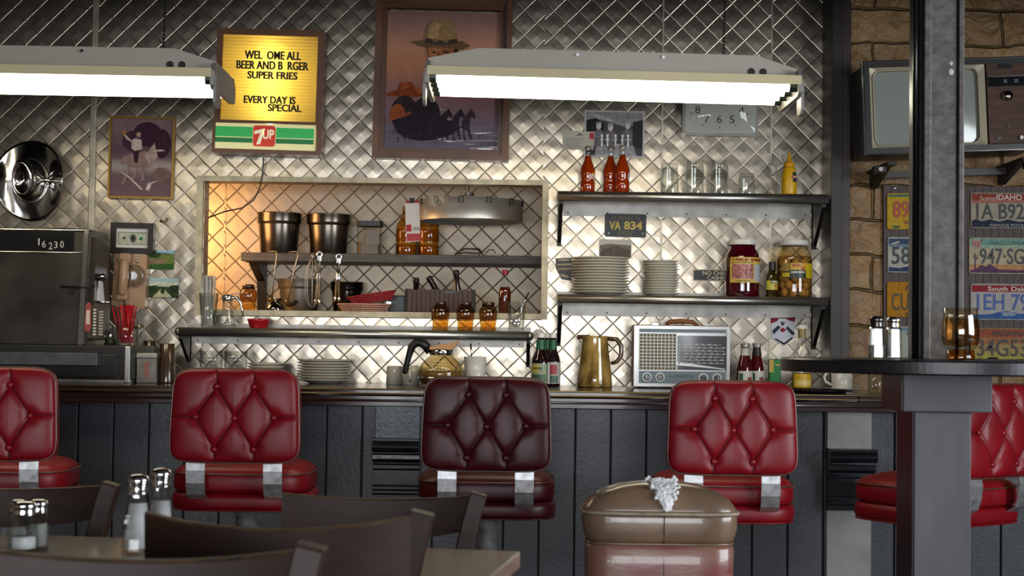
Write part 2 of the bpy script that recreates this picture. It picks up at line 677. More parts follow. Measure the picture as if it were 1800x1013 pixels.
wf.bb((-2.4, -3.05, 0), (2.0, -3, 0.5), wall_paint).bb((-2.4, -3.05, 1.75), (2.0, -3, 2.85), wall_paint)
struct('wall_front', wf)
wn = MB()
for x in (-2.38, -0.93, 0.53, 1.98):
    wn.bb((x - 0.03, -3.06, 0.5), (x + 0.03, -2.98, 1.75), trim_d)
wn.bb((-2.4, -3.06, 0.5), (2.0, -2.98, 0.55), trim_d).bb((-2.4, -3.06, 1.7), (2.0, -2.98, 1.75), trim_d)
struct('window_1', wn)
wn = MB()
for y in (0.22, 1.6, 2.98):
    wn.bb((4.06, y - 0.03, 0.65), (3.98, y + 0.03, 2.25), trim_d)
struct('window_2', wn)

struct('daylight_blocker', MB().bb((-4, 4.38, 2.2), (4, 4.62, 2.85), trim_d))  # added out of view to block daylight from the upper steel wall

# ---------------------------------------------------------------- bar counter
navy = mat('slate_black_paint', '#3c3f46', 0.36, bump=(60, 0.35, 0.003), var=(6, 0.2))
navy2 = mat('slate_paint', '#4c535d', 0.3, bump=(70, 0.4, 0.003), var=(6, 0.15))
maroon = mat('dark_maroon_varnish', '#2b1512', 0.25, coat=0.5, var=(7, 0.3), stretch=(0.5, 6, 6))
t = thing('bar_counter', 'long dark slate bar counter front of vertical boards under the maroon bar top', 'counter', (0, 6.05, 0))
g = MB()
bw = 0.1365
xb = X(1010, 850, 6.05) - bw * 40
i = 0
while xb + bw * i < 3.4:
    q = xb + bw * i
    if q > -3.6:
        g.bb((q + 0.003, 0, 0.1), (q + bw - 0.003, 0.02, ZC - 0.07), navy)
    i += 1
g.build('front_panel', t, bevel=0.003)
g = MB().bb((-3.5, 0.02, 0.0), (3.4, 0.10, ZC - 0.05), mat('groove_black', '#0b0b0c', 0.6))
g.build('backing', t)
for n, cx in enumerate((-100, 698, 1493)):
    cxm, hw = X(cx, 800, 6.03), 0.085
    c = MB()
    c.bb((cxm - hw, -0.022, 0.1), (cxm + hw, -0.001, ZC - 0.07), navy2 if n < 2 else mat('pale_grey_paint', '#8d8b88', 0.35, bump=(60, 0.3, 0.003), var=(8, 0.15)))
    zt, k = Z(cx, 770 if n == 1 else 789, 6.0), S(6.0)
    prof = [(0, 0), (-0.085, 0), (-0.085, -0.010), (-0.075, -0.016), (-0.088, -0.024), (-0.09, -0.034), (-0.08, -0.046), (-0.064, -0.052),
            (-0.064, -0.058), (-0.056, -0.062), (-0.058, -0.08), (-0.044, -0.092), (-0.044, -0.098), (-0.036, -0.102), (-0.036, -0.118),
            (-0.028, -0.122), (-0.028, -0.180), (-0.036, -0.184), (-0.036, -0.196), (-0.03, -0.2), (-0.03, -0.212), (-0.022, -0.216), (-0.022, -0.236), (0, -0.236)]
    c.prismx([(y - 0.022, zt + z) for y, z in prof][::-1], cxm - hw - 0.004, cxm + hw + 0.004, mat('gloss_black_paint', '#1b1d22', 0.2, bump=(50, 0.2, 0.002)))
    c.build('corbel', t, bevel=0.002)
ct = thing('counter_top', 'dark maroon varnished bar top with rounded front edge', 'counter top', (0, 5.95, ZC))
MB().bb((-3.5, 0, -0.028), (xp0 - 0.002, 0.7485, 0), maroon).bb((xp0 - 0.002, 0, -0.028), (3.4, 0.548, 0), maroon).build('top', ct, bevel=0.006)
ed = MB().tube([(-3.5, 0.03, -0.046), (3.4, 0.03, -0.046)], 0.019, maroon, 14)
ed.bb((-3.5, 0.012, -0.066), (3.4, 0.1, -0.030), maroon)
ed.build('edge_moulding', ct)
for z in (-0.004, -0.02):
    MB().tube([(-3.5, -0.001, z), (3.4, -0.001, z)], 0.0035, mat('gold_highlight', '#8c7a52', 0.3, 0.9), 8).build('highlight_bead', ct)  # gold beads imitate the highlights along the bar's front edge

# ---------------------------------------------------------------- hanging tube lights
tube_m = mat('glowing_tube', '#ffffff', 0.3, emit='#fff6dc', es=TUBE)
grey_p = mat('grey_light_enamel', '#a59d92', 0.4, 0.1)
grey_d = mat('grey_end_cap', '#8b8985', 0.4, 0.2)
LIGHT_L = 1.245


def tube_light(label, cx, cy, turn, chains):
    """cx, cy: picture point of the middle of the tubes; chains: list of local x"""
    t = thing('fluorescent_light', label, 'ceiling light', P(cx, cy, 5.4), group=None, ry=math.radians(turn) - ROLL)
    hl = LIGHT_L / 2
    g = MB()
    zb = 0.035
    g.prism([(-hl, zb), (hl, zb), (hl, zb + 0.035), (hl - 0.14, zb + 0.078), (-hl + 0.17, zb + 0.078), (-hl, zb + 0.04)], -0.13, 0.13, grey_p)
    g.bb((-hl, -0.215, zb - 0.006), (hl, 0.215, zb), mat('cream_reflector', '#c9bb94', 0.4))
    for y in (-1, 1):
        g.bb((-hl, y * 0.215 - 0.002, 0.004), (hl, y * 0.215 + 0.002, zb), mat('cream_reflector', '#c9bb94', 0.4))
    h = g.build('housing', t, bevel=0.0015)
    for x in (-0.12, 0.17):
        MB().cyl((x, -0.131, zb + 0.063), 0.006, 0.007, chrome, 10, Matrix.Rotation(PI / 2, 3, 'X')).build('screw', h)
    for x in (hl - 0.155, hl - 0.115):
        MB().cyl((x, -0.131, zb + 0.022), 0.0125, 0.002, dark_iron, 16, Matrix.Rotation(PI / 2, 3, 'X')).build('knockout', h)
    for y in (-0.15, -0.05, 0.05, 0.15):
        tb = MB()
        R = Matrix.Rotation(PI / 2, 3, 'Y')
        tb.lathe([(0.019, 0.025), (0.019, LIGHT_L - 0.025)], tube_m, 16, (-hl, y, 0.008), R)
        o = tb.build('tube', t)
        for xx in (-hl + 0.006, hl - 0.03):
            MB().cyl((xx, y, 0.008), 0.0195, 0.024, mat('green_tube_cap', '#3c4a40', 0.4, 0.6), 14, R).build('tube_cap', o)
    for sx in (-1, 1):
        c = MB()
        c.prismx([(-0.17, 0.06), (-0.2, 0.03), (-0.2, -0.02), (-0.17, -0.03), (0.17, -0.03), (0.2, -0.02), (0.2, 0.03), (0.17, 0.06)],
                 sx * hl - 0.006, sx * hl + 0.008, grey_d)
        c.prismx([(-0.19, 0.02), (-0.195, -0.075), (-0.18, -0.09), (-0.13, -0.09), (-0.115, -0.075), (-0.11, 0.02)], sx * hl + sx * 0.008 - 0.004, sx * hl + sx * 0.008 + 0.006, grey_d)
        c.build('end_cap', t, bevel=0.003)
    for x in chains:
        c = MB()
        p = Vector((x, 0, zb + 0.085))
        top = 2.85 - t.location.z
        n = int((top - p.z) / 0.0125)
        for i in range(n):
            z = p.z + 0.0125 * (i + 0.5)
            a = PI / 2 * (i % 2)
            e = [(x + 0.0045 * math.cos(q) * math.cos(a), 0.0045 * math.cos(q) * math.sin(a), z + 0.0095 * math.sin(q)) for q in [2 * PI * k / 8 for k in range(9)]]
            c.tube(e, 0.0014, dark_iron, 4, cap=False)
        c.build('chain', t)
        k = MB().tube([(x - 0.012, 0, zb + 0.078), (x - 0.009, 0, zb + 0.092), (x, 0, zb + 0.099), (x + 0.009, 0, zb + 0.092), (x + 0.012, 0, zb + 0.078)], 0.0025, chrome, 6)
        k.build('hook', t)
    return t


tube_light('long fluorescent tube light hanging in front of the wall clock and cowboy picture', 1072, 160, 1.55, (-0.365, 0.39))
tube_light('fluorescent tube light running out of the picture, its end cap beside the yellow letter board', 75, 150, 1.05, (0.415, -0.4))


# ---------------------------------------------------------------- things on the steel wall
def vgrad(name, stops, z0, z1, rough=0.5, coat=0.0, wave=None):
    """printed colours that change up the sheet; stops: (0..1, hex)"""
    m = mat(name, stops[0][1], rough, coat=coat)
    nt = m.node_tree
    L, N = nt.links.new, nt.nodes.new
    tc, sx, mr, r = N('ShaderNodeTexCoord'), N('ShaderNodeSeparateXYZ'), N('ShaderNodeMapRange'), N('ShaderNodeValToRGB')
    L(tc.outputs['Object'], sx.inputs[0])
    L(sx.outputs['Z'], mr.inputs['Value'])
    mr.inputs['From Min'].default_value, mr.inputs['From Max'].default_value = z0, z1
    L(mr.outputs[0], r.inputs[0])
    e = r.color_ramp.elements
    while len(e) < len(stops):
        e.new(0.5)
    for q, (p, h) in zip(e, stops):
        q.position = p
    for q, (p, h) in zip(e, stops):
        q.color = H(h)
    n = N('ShaderNodeTexNoise')
    n.inputs['Scale'].default_value = 18
    n.inputs['Detail'].default_value = 6
    L(tc.outputs['Object'], n.inputs['Vector'])
    mx = N('ShaderNodeMix')
    mx.data_type, mx.blend_type = 'RGBA', 'OVERLAY'
    mx.inputs[0].default_value = 0.3
    L(r.outputs[0], mx.inputs[6])
    L(n.outputs['Fac'], mx.inputs[7])
    L(mx.outputs[2], nt.nodes['Principled BSDF'].inputs['Base Color'])
    if wave:
        wv = N('ShaderNodeTexNoise')
        wv.inputs['Scale'].default_value = wave
        wv.inputs['Detail'].default_value = 1
        mp = N('ShaderNodeMapping')
        mp.inputs['Scale'].default_value = (0.25, 1, 2.2)
        L(tc.outputs['Object'], mp.inputs[0])
        L(mp.outputs[0], wv.inputs['Vector'])
        bp = N('ShaderNodeBump')
        bp.inputs['Strength'].default_value = 0.6
        bp.inputs['Distance'].default_value = 0.006
        L(wv.outputs['Fac'], bp.inputs['Height'])
        L(bp.outputs[0], nt.nodes['Principled BSDF'].inputs['Coat Normal'])
    return m


brown_f = mat('brown_sign_metal', '#744a30', 0.4, coat=0.2)
ink = mat('black_ink', '#0d0d0d', 0.5)
# --- lit letter board
wb = Wp('letter_board', 'lit yellow letter board in a brown frame with a green and red soda brand strip', 'sign', 472, 163, 6.57, 1.7)
r = wb.root
g = MB()
(x0, z0), (x1, z1) = wb.l(379, 272), wb.l(567, 51)
(u0, v0), (u1, v1) = wb.l(389, 213), wb.l(557, 62)
g.frame(x0, wb.l(0, 216)[1], x1, z1, (u0 - x0, 0.006, x1 - u1, z1 - v1), -0.012, 0.125, brown_f)
g.frame(x0 - 0.006, z0, x1 + 0.004, wb.l(0, 216)[1], (0.012, 0.017, 0.02, 0.006), -0.018, 0.125, brown_f)
g.bb((x0, 0.12, z0), (x1, 0.125, z1), C('#f2ead0', 0.6))
g.build('frame', r, bevel=0.003)
ym = bpy.data.materials.new('yellow_lit_plastic')
ym.use_nodes = True
nt = ym.node_tree
tr = nt.nodes.new('ShaderNodeBsdfTranslucent')
tr.inputs[0].default_value = H('#f2dc74')
mxs = nt.nodes.new('ShaderNodeMixShader')
mxs.inputs[0].default_value = 0.55
nt.nodes['Principled BSDF'].inputs['Base Color'].default_value = H('#e6d060')
nt.nodes['Principled BSDF'].inputs['Roughness'].default_value = 0.35
nt.links.new(nt.nodes['Principled BSDF'].outputs[0], mxs.inputs[1])
nt.links.new(tr.outputs[0], mxs.inputs[2])
nt.links.new(mxs.outputs[0], nt.nodes['Material Output'].inputs[0])
g = MB()
n = 26
vs, fs = [], []
for i in range(n):
    a, b = v0 + (v1 - v0) * i / n, v0 + (v1 - v0) * (i + 1) / n
    for y, z in ((0.0025, a), (0.0, a + 0.001), (0.0, b - 0.001), (0.0025, b)):
        vs += [(u0, y, z), (u1, y, z)]
fs = [(2 * i, 2 * i + 1, 2 * i + 3, 2 * i + 2) for i in range(4 * n - 1)]
g.add(vs, fs, ym)
g.build('letter_panel', r)
g = MB().tube([(0.0, 0.07, z0 + 0.05), (0.0, 0.07, v1 - 0.03)], 0.011, mat('sign_tube', '#ffffff', emit='#fff0c0', es=27.0), 10)
g.build('lamp', r)
for s_t, a, b, c, d in (('WEL  OME ALL', 428, 104, 527, 89), ('BEER AND B  RGER', 414, 122, 541, 107), ('SUPER FRIES', 434, 139, 522, 125.5),
                        ('EVERY DAY IS', 429, 182.5, 520, 169), ('SPECIAL', 472, 196, 531, 183)):
    g = MB()
    for q in (-0.5, 0.0, 0.5):
        wb.text(g, s_t, a + q, d, c + q, b, -0.0015 - 0.0001 * q, ink, 0.02)
    g.build('lettering', r)
g = MB()
wb.box(g, 379, 219, 558, 265, -0.006, -0.002, mat('lit_cream_plastic', '#e9e1a8', 0.35, emit='#f0e6a0', es=0.35))
st_ = g.build('brand_strip', r)
for ya, yb, cc in ((225, 243, '#2fae57'), (244.5, 253, '#0f6e33')):
    for xa, xb2 in ((381, 447), (488, 555)):
        g = MB()
        wb.box(g, xa, ya, xb2, yb, -0.0075, -0.006, mat('lit_' + cc[1:], cc, 0.35, emit=cc, es=0.35))
        g.build('stripe', st_)
g = MB()
p0, p1 = wb.l(448, 259), wb.l(487, 222)
g.prism(rrect(p0[0], p0[1], p1[0], p1[1], 0.012), -0.0085, -0.006, mat('lit_red_plastic', '#d3321f', 0.3, emit='#d3321f', es=0.3))
lg = g.build('logo', st_)
g = MB()
cream = mat('lit_cream', '#f1e7c2', 0.4, emit='#f1e7c2', es=0.4)
wb.poly(g, [(450, 232), (469, 227), (461, 255), (454, 256), (461, 235), (450, 238)], -0.0095, cream)
wb.text(g, 'UP', 465, 229, 485, 246, -0.0095, cream, 0.03)
g.build('logo', st_)
pc_ = MB().tube([P(*q) for q in ((463, 277, 6.66), (462, 300, 6.68), (457, 330, 6.67), (446, 352, 6.66), (425, 366, 6.67), (395, 372, 6.70), (366, 383, 6.73))], 0.003, black, 6)
tag(pc_.build('power_cord'), 'thin black cord hanging from the letter board into the kitchen opening', 'cord')

# --- big framed picture of a cowboy and horses
wb = Wp('framed_picture', 'large brown framed sunset picture of a hatted cowboy above running horses', 'picture', 778, 141, 6.66, 1.5)
r = wb.root
wood = mat('picture_frame_wood', '#6b452c', 0.38, var=(6, 0.35), stretch=(1, 1, 1), coat=0.15)
g = MB()
(x0, z0), (x1, z1) = wb.l(658, 283), wb.l(898, -4)
g.frame(x0, z0, x1, z1, 0.028, -0.035, 0.035, wood)
g.frame(x0 + 0.026, z0 + 0.026, x1 - 0.026, z1 - 0.026, 0.022, -0.02, 0.035, mat('picture_frame_wood_inner', '#5f3d26', 0.35))
g.build('frame', r, bevel=0.004)
(x0, z0), (x1, z1) = wb.l(678, 262), wb.l(879, 20)
art = vgrad('sunset_print', [(0, '#5c5064'), (0.2, '#6d5664'), (0.42, '#96605a'), (0.62, '#c07c50'), (0.8, '#b37d60'), (1, '#85625e')], z0, z1, 0.5, 0.9, 16)
g = MB().bb((x0, 0.0, z0), (x1, 0.01, z1), art)
pr = g.build('print', r)


def flat(wb, parent, name, shapes):
    """printed figures: each (hex, points) a hair above the one before"""
    g = MB()
    for i, (h, pts) in enumerate(shapes):
        wb.poly(g, pts, -0.0006 - 0.00025 * i, mat('print_' + h.lstrip('#'), h, 0.6, spec=0.15, var=(60, 0.25)))
    return g.build(name, parent)


hs = [('#8a3d22', [(679, 168), (690, 163), (698, 160), (703, 147), (722, 145), (728, 152), (738, 154), (742, 166), (748, 170), (735, 172), (680, 172)]), ('#a4532e', [(703, 147), (722, 145), (718, 156), (706, 160)]), ('#b0603a', [(728, 152), (738, 154), (741, 166), (732, 164)]), ('#33262c', ell(712, 200, 24, 30)), ('#9a4f2a', ell(700, 205, 14, 20)), ('#8c4526', ell(722, 214, 10, 16)),
      ('#2a2028', ell(750, 205, 26, 34)), ('#2a212a', [(690, 215), (700, 236), (716, 246), (744, 250), (772, 246), (800, 236), (812, 226), (806, 214), (786, 212), (764, 206), (742, 198)])]
for hx, hc in ((768, '#30262f'), (788, '#2b222a'), (810, '#342933'), (829, '#3a2d36')):
    hs += [(hc, [(hx - 16, 226), (hx - 14, 212), (hx - 9, 203), (hx - 3, 197), (hx, 193.5), (hx + 1, 190), (hx + 3, 193), (hx + 7, 199), (hx + 9, 205), (hx + 8, 208), (hx + 5, 207), (hx + 2, 204), (hx, 209), (hx - 1, 222), (hx - 4, 230)]),
           (hc, [(hx - 12, 224), (hx - 9, 224), (hx - 9, 238), (hx - 6, 248), (hx - 9, 248), (hx - 12, 238)]), (hc, [(hx - 5, 224), (hx - 2, 222), (hx + 1, 234), (hx + 4, 246), (hx + 1, 246), (hx - 3, 236)])]
rg = random.Random(11)
for i in range(34):
    gx, gy = rg.uniform(684, 872), rg.uniform(238, 258)
    hs += [(rg.choice(('#5f5168', '#6b5a6c', '#3a313e')), [(gx, gy), (gx + 1.6, gy), (gx + 3.5, gy - rg.uniform(8, 16))])]
hs += [('#5c3426', [(748, 83), (752, 100), (758, 116), (772, 122), (788, 116), (798, 104), (804, 84)]),
       ('#9a5c3c', [(750, 84), (752, 98), (757, 112), (768, 119), (782, 117), (792, 108), (797, 92), (797, 80)]),
       ('#b2714a', [(752, 86), (755, 104), (764, 114), (772, 100), (774, 86)]),
       ('#3c211a', ell(762, 93, 5, 1.6)), ('#3c211a', ell(783, 92, 6, 1.6)), ('#6f3d2a', [(770, 90), (766, 103), (775, 104)]), ('#5d2c22', ell(771, 109, 6, 1.4)),
       ('#2f2019', [(797, 80), (805, 84), (803, 100), (797, 110)]),
       ('#6b5238', [(722, 75), (740, 72), (775, 76), (812, 72), (826, 80), (812, 87), (776, 84), (744, 84), (730, 80)]),
       ('#9c7a52', [(746, 76), (750, 48), (758, 38), (772, 35), (786, 35), (796, 41), (802, 60), (803, 77), (776, 80)]),
       ('#b18f62', [(752, 70), (755, 48), (764, 40), (772, 42), (768, 60), (770, 72)]),
       ('#46362a', [(746, 68), (775, 72), (803, 68), (803, 77), (776, 80), (745, 77)]), ('#7d6648', ell(764, 72, 5, 3)), ('#7d6648', ell(782, 73, 5, 3))]
flat(wb, pr, 'figure', hs)

# --- rider photograph
wb = Wp('framed_photo', 'gold framed faded purple photograph of a rider waving from a pale horse', 'picture', 249, 277.5, 6.685, 1.3)
r = wb.root
(x0, z0), (x1, z1) = wb.l(191.5, 350), wb.l(307, 205)
MB().frame(x0, z0, x1, z1, 0.009, -0.012, 0.014, mat('worn_gold', '#8a6a2e', 0.4, 0.7)).build('frame', r, bevel=0.002)
MB().bb((x0 + 0.007, 0, z0 + 0.007), (x1 - 0.007, 0.01, z1 - 0.007), vgrad('purple_photo', [(0, '#6b4148'), (0.4, '#4f2c3c'), (0.6, '#55303f'), (1, '#8a6a68')], z0, z1, 0.4, 0.4)).build('print', r)
pale, pale2 = '#b39a8c', '#96786f'
flat(wb, r, 'figure', [('#3d2231', ell(258, 236, 26, 22)), ('#4a2a38', ell(232, 248, 18, 18)), ('#41242f', ell(284, 252, 16, 26)),
     (pale2, ell(238, 283, 22, 13)), (pale2, ell(254, 281, 14, 16)), (pale, [(254, 272), (264, 262), (271, 250), (274, 262), (278, 276), (272, 282), (262, 290)]),
     (pale2, [(212, 288), (216, 276), (228, 273), (224, 282), (214, 292)]), (pale2, [(226, 290), (232, 290), (224, 312), (218, 326), (215, 325), (222, 306)]),
     (pale2, [(248, 290), (256, 292), (254, 318), (250, 318)]), (pale, [(262, 288), (270, 286), (286, 298), (290, 306), (284, 302)]), (pale2, [(240, 292), (246, 294), (238, 312), (232, 318)]),
     ('#3b2230', [(233, 262), (244, 262), (243, 286), (237, 287)]), ('#cbb7a8', [(230, 247), (238, 243), (248, 246), (250, 262), (238, 266), (231, 262)]),
     ('#c2ac9e', [(230, 247), (234, 252), (222, 246), (216, 238), (219, 236)]), ('#b08f7e', ell(243, 237, 4, 5)), ('#c98a30', ell(217, 234, 2.5, 4)),
     ('#7d6258', ell(285, 308, 16, 14)), ('#c9b7ad', [(270, 264), (284, 262), (291, 264), (284, 266), (272, 266)]), ('#d6c6bb', [(206, 298), (230, 312), (254, 334), (250, 334), (228, 314)]),
     ('#d6c6bb', [(258, 334), (262, 322), (280, 317), (268, 324), (264, 336)])])

# --- silver hat
wb = Wp('metal_hat', 'polished silver metal cowboy hat hung on the quilted wall above the cash register', 'hat', 56, 318, 6.64, 0)
r = wb.root
hatm = mat('hat_silver', '#c4c2be', 0.13, 1.0, bump=(7, 0.12, 0.006))
RY = Matrix.Rotation(PI / 2, 3, 'X')
k = S(6.64)
g = MB()
n, rings = 48, 9
vs = []
for i in range(rings + 1):
    q = i / rings
    for j in range(n):
        a = 2 * PI * j / n
        rx, ry = (26 + 36 * q) * k, (36 + 35 * q) * k
        y = -0.012 - 0.05 * abs(math.cos(a)) ** 1.5 * q ** 2.2 + 0.02 * abs(math.sin(a)) * q
        vs.append((rx * math.cos(a), y, ry * math.sin(a)))
fs = [(i * n + j, i * n + (j + 1) % n, (i + 1) * n + (j + 1) % n, (i + 1) * n + j) for i in range(rings) for j in range(n)]
g.add(vs, fs, hatm, True)
o = g.build('brim', r)
so = o.modifiers.new('thick', 'SOLIDIFY')
so.thickness = 0.003
g = MB()
pr_ = [(1.0, 0), (0.97, 0.03), (0.92, 0.06), (0.86, 0.085), (0.76, 0.098), (0.66, 0.097), (0.5, 0.085), (0.3, 0.074), (0, 0.07)]
vs = []
n = 40
for q, (rr_, hh) in enumerate(pr_):
    for j in range(n):
        a = 2 * PI * j / n
        vs.append((-0.012 * (hh / 0.098) + (30 * k - 0.022 * hh / 0.098) * rr_ * math.cos(a), -0.012 - hh * (1.0 + 0.12 * math.sin(a)), 38 * k * rr_ * math.sin(a)))
g.add(vs, [(i * n + j, i * n + (j + 1) % n, (i + 1) * n + (j + 1) % n, (i + 1) * n + j) for i in range(len(pr_) - 1) for j in range(n)], hatm, True)
g.build('crown', r)
g = MB()
e = [(31 * k * math.cos(2 * PI * j / 30), -0.016, 39 * k * math.sin(2 * PI * j / 30)) for j in range(31)]
g.tube(e, 0.004, hatm, 6, cap=False)
g.build('hat_band', r)
g = MB()
for s1 in (1, -1):
    g.tube([(0.068, -0.03, 0), (0.09, -0.045, s1 * 0.018), (0.105, -0.045, s1 * 0.045)], [0.006, 0.008, 0.004], hatm, 8)
g.ball((0.07, -0.032, 0), 0.012, hatm, 12)
g.build('bow', r)

# --- framed dollar bill
wb = Wp('framed_bill', 'one dollar bill on white in a small dark frame', 'picture', 233, 418.5, 6.68, 1.5)
r = wb.root
(x0, z0), (x1, z1) = wb.l(195, 446), wb.l(271, 392)
MB().frame(x0, z0, x1, z1, 0.024, -0.014, 0.014, mat('dark_frame', '#20120e', 0.3)).build('frame', r, bevel=0.002)
MB().bb((x0 + 0.02, 0, z0 + 0.02), (x1 - 0.02, 0.008, z1 - 0.02), C('#d2d0c8', 0.5)).build('mount', r)
flat(wb, r, 'bill', [('#8f927e', [(207, 408), (262, 408), (262, 431), (207, 431)]), ('#b7b9a4', [(209, 410), (260, 410), (260, 429), (209, 429)]), ('#6d7060', ell(234, 419.5, 6, 8)),
     ('#2e3029', ell(234, 419, 3.4, 5)), ('#57604f', ell(218, 419, 3, 3)), ('#3f7a50', ell(248, 419.5, 3.4, 3.4))])
# --- postcards and little prints
wb = Wp('postcard', 'green landscape postcard tucked behind the dollar bill frame', 'postcard', 282, 457, 6.692, 2)
g = MB()
wb.box(g, 257, 440, 306, 474, 0, 0.002, C('#3c4a2e', 0.4))
g.build('card', wb.root)
flat(wb, wb.root, 'picture', [('#8fb2c4', [(275, 440), (306, 440), (306, 446), (275, 444)]), ('#6b7b3c', [(257, 450), (306, 446), (306, 474), (257, 474)]), ('#8a6a5c', [(262, 457), (292, 456), (290, 463), (262, 464)]),
     ('#2f4527', ell(270, 449, 12, 5)), ('#355c2b', [(257, 466), (306, 463), (306, 474), (257, 474)])])
wb = Wp('postcard', 'wide postcard of a pale garden drive under blue sky on steel wall', 'postcard', 285, 506.5, 6.692, 1.5)
g = MB()
wb.box(g, 256, 489, 314, 524, 0, 0.002, C('#9fb8bf', 0.4))
g.build('card', wb.root)
flat(wb, wb.root, 'picture', [('#c8cdb8', [(256, 496), (314, 496), (314, 506), (256, 506)]), ('#34432a', [(256, 504), (275, 502), (297, 502), (314, 501), (314, 524), (256, 524)]), ('#b9b58e', [(283, 508), (288, 508), (304, 523), (268, 523)]),
     ('#2c3d22', ell(286, 512, 4, 5)), ('#b9c0a6', [(276, 499), (298, 499), (298, 504), (276, 504)]), ('#27361f', ell(265, 508, 8, 5)), ('#27361f', ell(306, 507, 7, 6))])
for lab, cx, cy in (('little brass hook on the steel wall above the green postcards', 288, 388), ('little brass hook on the steel wall beside the red straws', 243, 575)):
    p = P(cx, cy, 6.695)
    t = thing('wall_hook', lab, 'hook', p)
    brass = mat('old_brass', '#7d683c', 0.35, 0.9)
    MB().cyl((-0.012, 0.004, 0), 0.006, 0.005, brass, 12, Matrix.Rotation(PI / 2, 3, 'X')).build('plate', t)
    MB().tube([(-0.012, 0, 0), (-0.012, -0.02, -0.004), (0.004, -0.024, -0.008), (0.016, -0.02, 0.0), (0.018, -0.018, 0.01)], 0.0035, brass, 8).build('hook', t)

# --- wall telephone
wb = Wp('wall_telephone', 'tan rotary wall telephone below the framed dollar bill', 'telephone', 228, 495, 6.64, 2.2)
r = wb.root
tan = mat('tan_plastic', '#a98666', 0.35, coat=0.2, var=(10, 0.15))
tan2 = mat('tan_plastic_dark', '#8e6d50', 0.38)
g = MB()
(x0, z0), (x1, z1) = wb.l(198, 543), wb.l(257, 447)
g.prism([(x0 + 0.004, z1), (x1, z1), (x1 + 0.001, z0 + 0.01), (x1 - 0.01, z0), (x0 + 0.028, z0 + 0.006), (x0, z0 + 0.014)][::-1], -0.005, 0.055, tan)
g.build('body', r, bevel=0.006)
c = wb.l(236, 485)
MB().cyl((c[0], -0.005, c[1]), 0.05, 0.012, tan2, 30, RY).build('dial_plate', r)
d = MB().cyl((c[0], -0.017, c[1]), 0.017, 0.006, chrome, 20, RY).build('dial', r)
g = MB().lathe([(0.026, 0), (0.046, 0), (0.046, 0.006), (0.026, 0.006), (0.026, 0)], thin_glass('clear_plastic'), 30, (c[0], -0.017, c[1]), RY)
g.build('finger_wheel', r)
for x, y in ((208, 459), (241, 459)):
    q = wb.l(x, y)
    MB().ball((q[0], -0.012, q[1]), 0.0075, chrome, 12).build('hook_button', r)
g = MB()
a, b = wb.l(222, 452), wb.l(219, 524)
mid = (a[0] - 0.004, (a[1] + b[1]) / 2)
g.tube([(a[0], -0.045, a[1] - 0.012), (mid[0] + 0.004, -0.056, mid[1]), (b[0] + 0.002, -0.045, b[1] + 0.012)], 0.021, tan, 14)
g.box((a[0], -0.034, a[1] - 0.008), (0.05, 0.036, 0.045), tan).box((b[0] + 0.002, -0.034, b[1] + 0.01), (0.05, 0.036, 0.045), tan)
g.build('handset', r, bevel=0.008)
q = wb.l(222, 529)
MB().tube([(q[0], -0.03, q[1]), (q[0] + 0.004, -0.025, q[1] - 0.016), (q[0] - 0.004, -0.02, q[1] - 0.03)], 0.003, dark_iron, 6).build('cord', r)

# --- clock
wb = Wp('wall_clock', 'square grey framed wall clock half hidden behind the tube light', 'clock', 1264, 173, 6.67, 1.0)
r = wb.root
(x0, z0), (x1, z1) = wb.l(1199, 240), wb.l(1332, 107)
g = MB().prism(rrect(x0, z0, x1, z1, 0.022), -0.02, 0.028, mat('clock_case', '#8a8780', 0.35, 0.6))
g.build('case', r, bevel=0.004)
MB().prism(rrect(x0 + 0.012, z0 + 0.012, x1 - 0.012, z1 - 0.012, 0.016), -0.0215, -0.02, C('#c6c2b6', 0.5)).build('dial', r)
g = MB()
for hnum in range(1, 13):
    a = PI / 2 - hnum * PI / 6
    rx = 0.108 / max(abs(math.cos(a)), abs(math.sin(a))) * 0.86
    rx = min(rx, 0.118)
    cxx, czz = rx * math.cos(a), rx * math.sin(a)
    s_t = str(hnum)
    wd = 0.0105 * len(s_t)
    write(g, s_t, cxx - wd, czz - 0.016, cxx + wd, czz + 0.016, -0.0225, ink, -0.004)
g.build('numeral', r)
g = MB()
for hnum in range(12):
    a = PI / 2 - hnum * PI / 6
    u = Vector((math.cos(a), 0, math.sin(a)))
    p = u * (0.137 if hnum % 3 else 0.128)
    g.box((p.x, -0.0225, p.z), (0.009, 0.001, 0.0025), ink, Matrix.Rotation(-a, 3, 'Y'))
g.build('marking', r)
g = MB().band([(0, -0.024, 0), (0.03, -0.024, 0.06)], (0.006, 0, 0), 0.001, ink)
g.build('hour_hand', r)
MB().band([(0, -0.026, 0), (-0.07, -0.026, 0.06)], (0.004, 0, 0.003), 0.001, ink).build('minute_hand', r)
vs, n = [], 14
for i in range(n + 1):
    for j in range(n + 1):
        u, v = i / n * 2 - 1, j / n * 2 - 1
        vs.append((x0 + 0.014 + (x1 - x0 - 0.028) * i / n, -0.028 - 0.03 * (1 - u ** 4) * (1 - v ** 4), z0 + 0.014 + (z1 - z0 - 0.028) * j / n))
g = MB().add(vs, [(i * (n + 1) + j, (i + 1) * (n + 1) + j, (i + 1) * (n + 1) + j + 1, i * (n + 1) + j + 1) for i in range(n) for j in range(n)], thin_glass('clock_glass', base=0.03, refl=0.5), True)
g.build('glass', r)
wb2 = wb.l(1047, 104)
g = MB().tube([P(*q) for q in ((1037, 108, 6.68), (1038, 99, 6.68), (1045, 96, 6.67), (1056, 99, 6.68), (1058, 109, 6.68))], 0.003, black, 8)
tag(g.build('wire_hook'), 'small black wire loop on the wall above the tube light', 'hook')

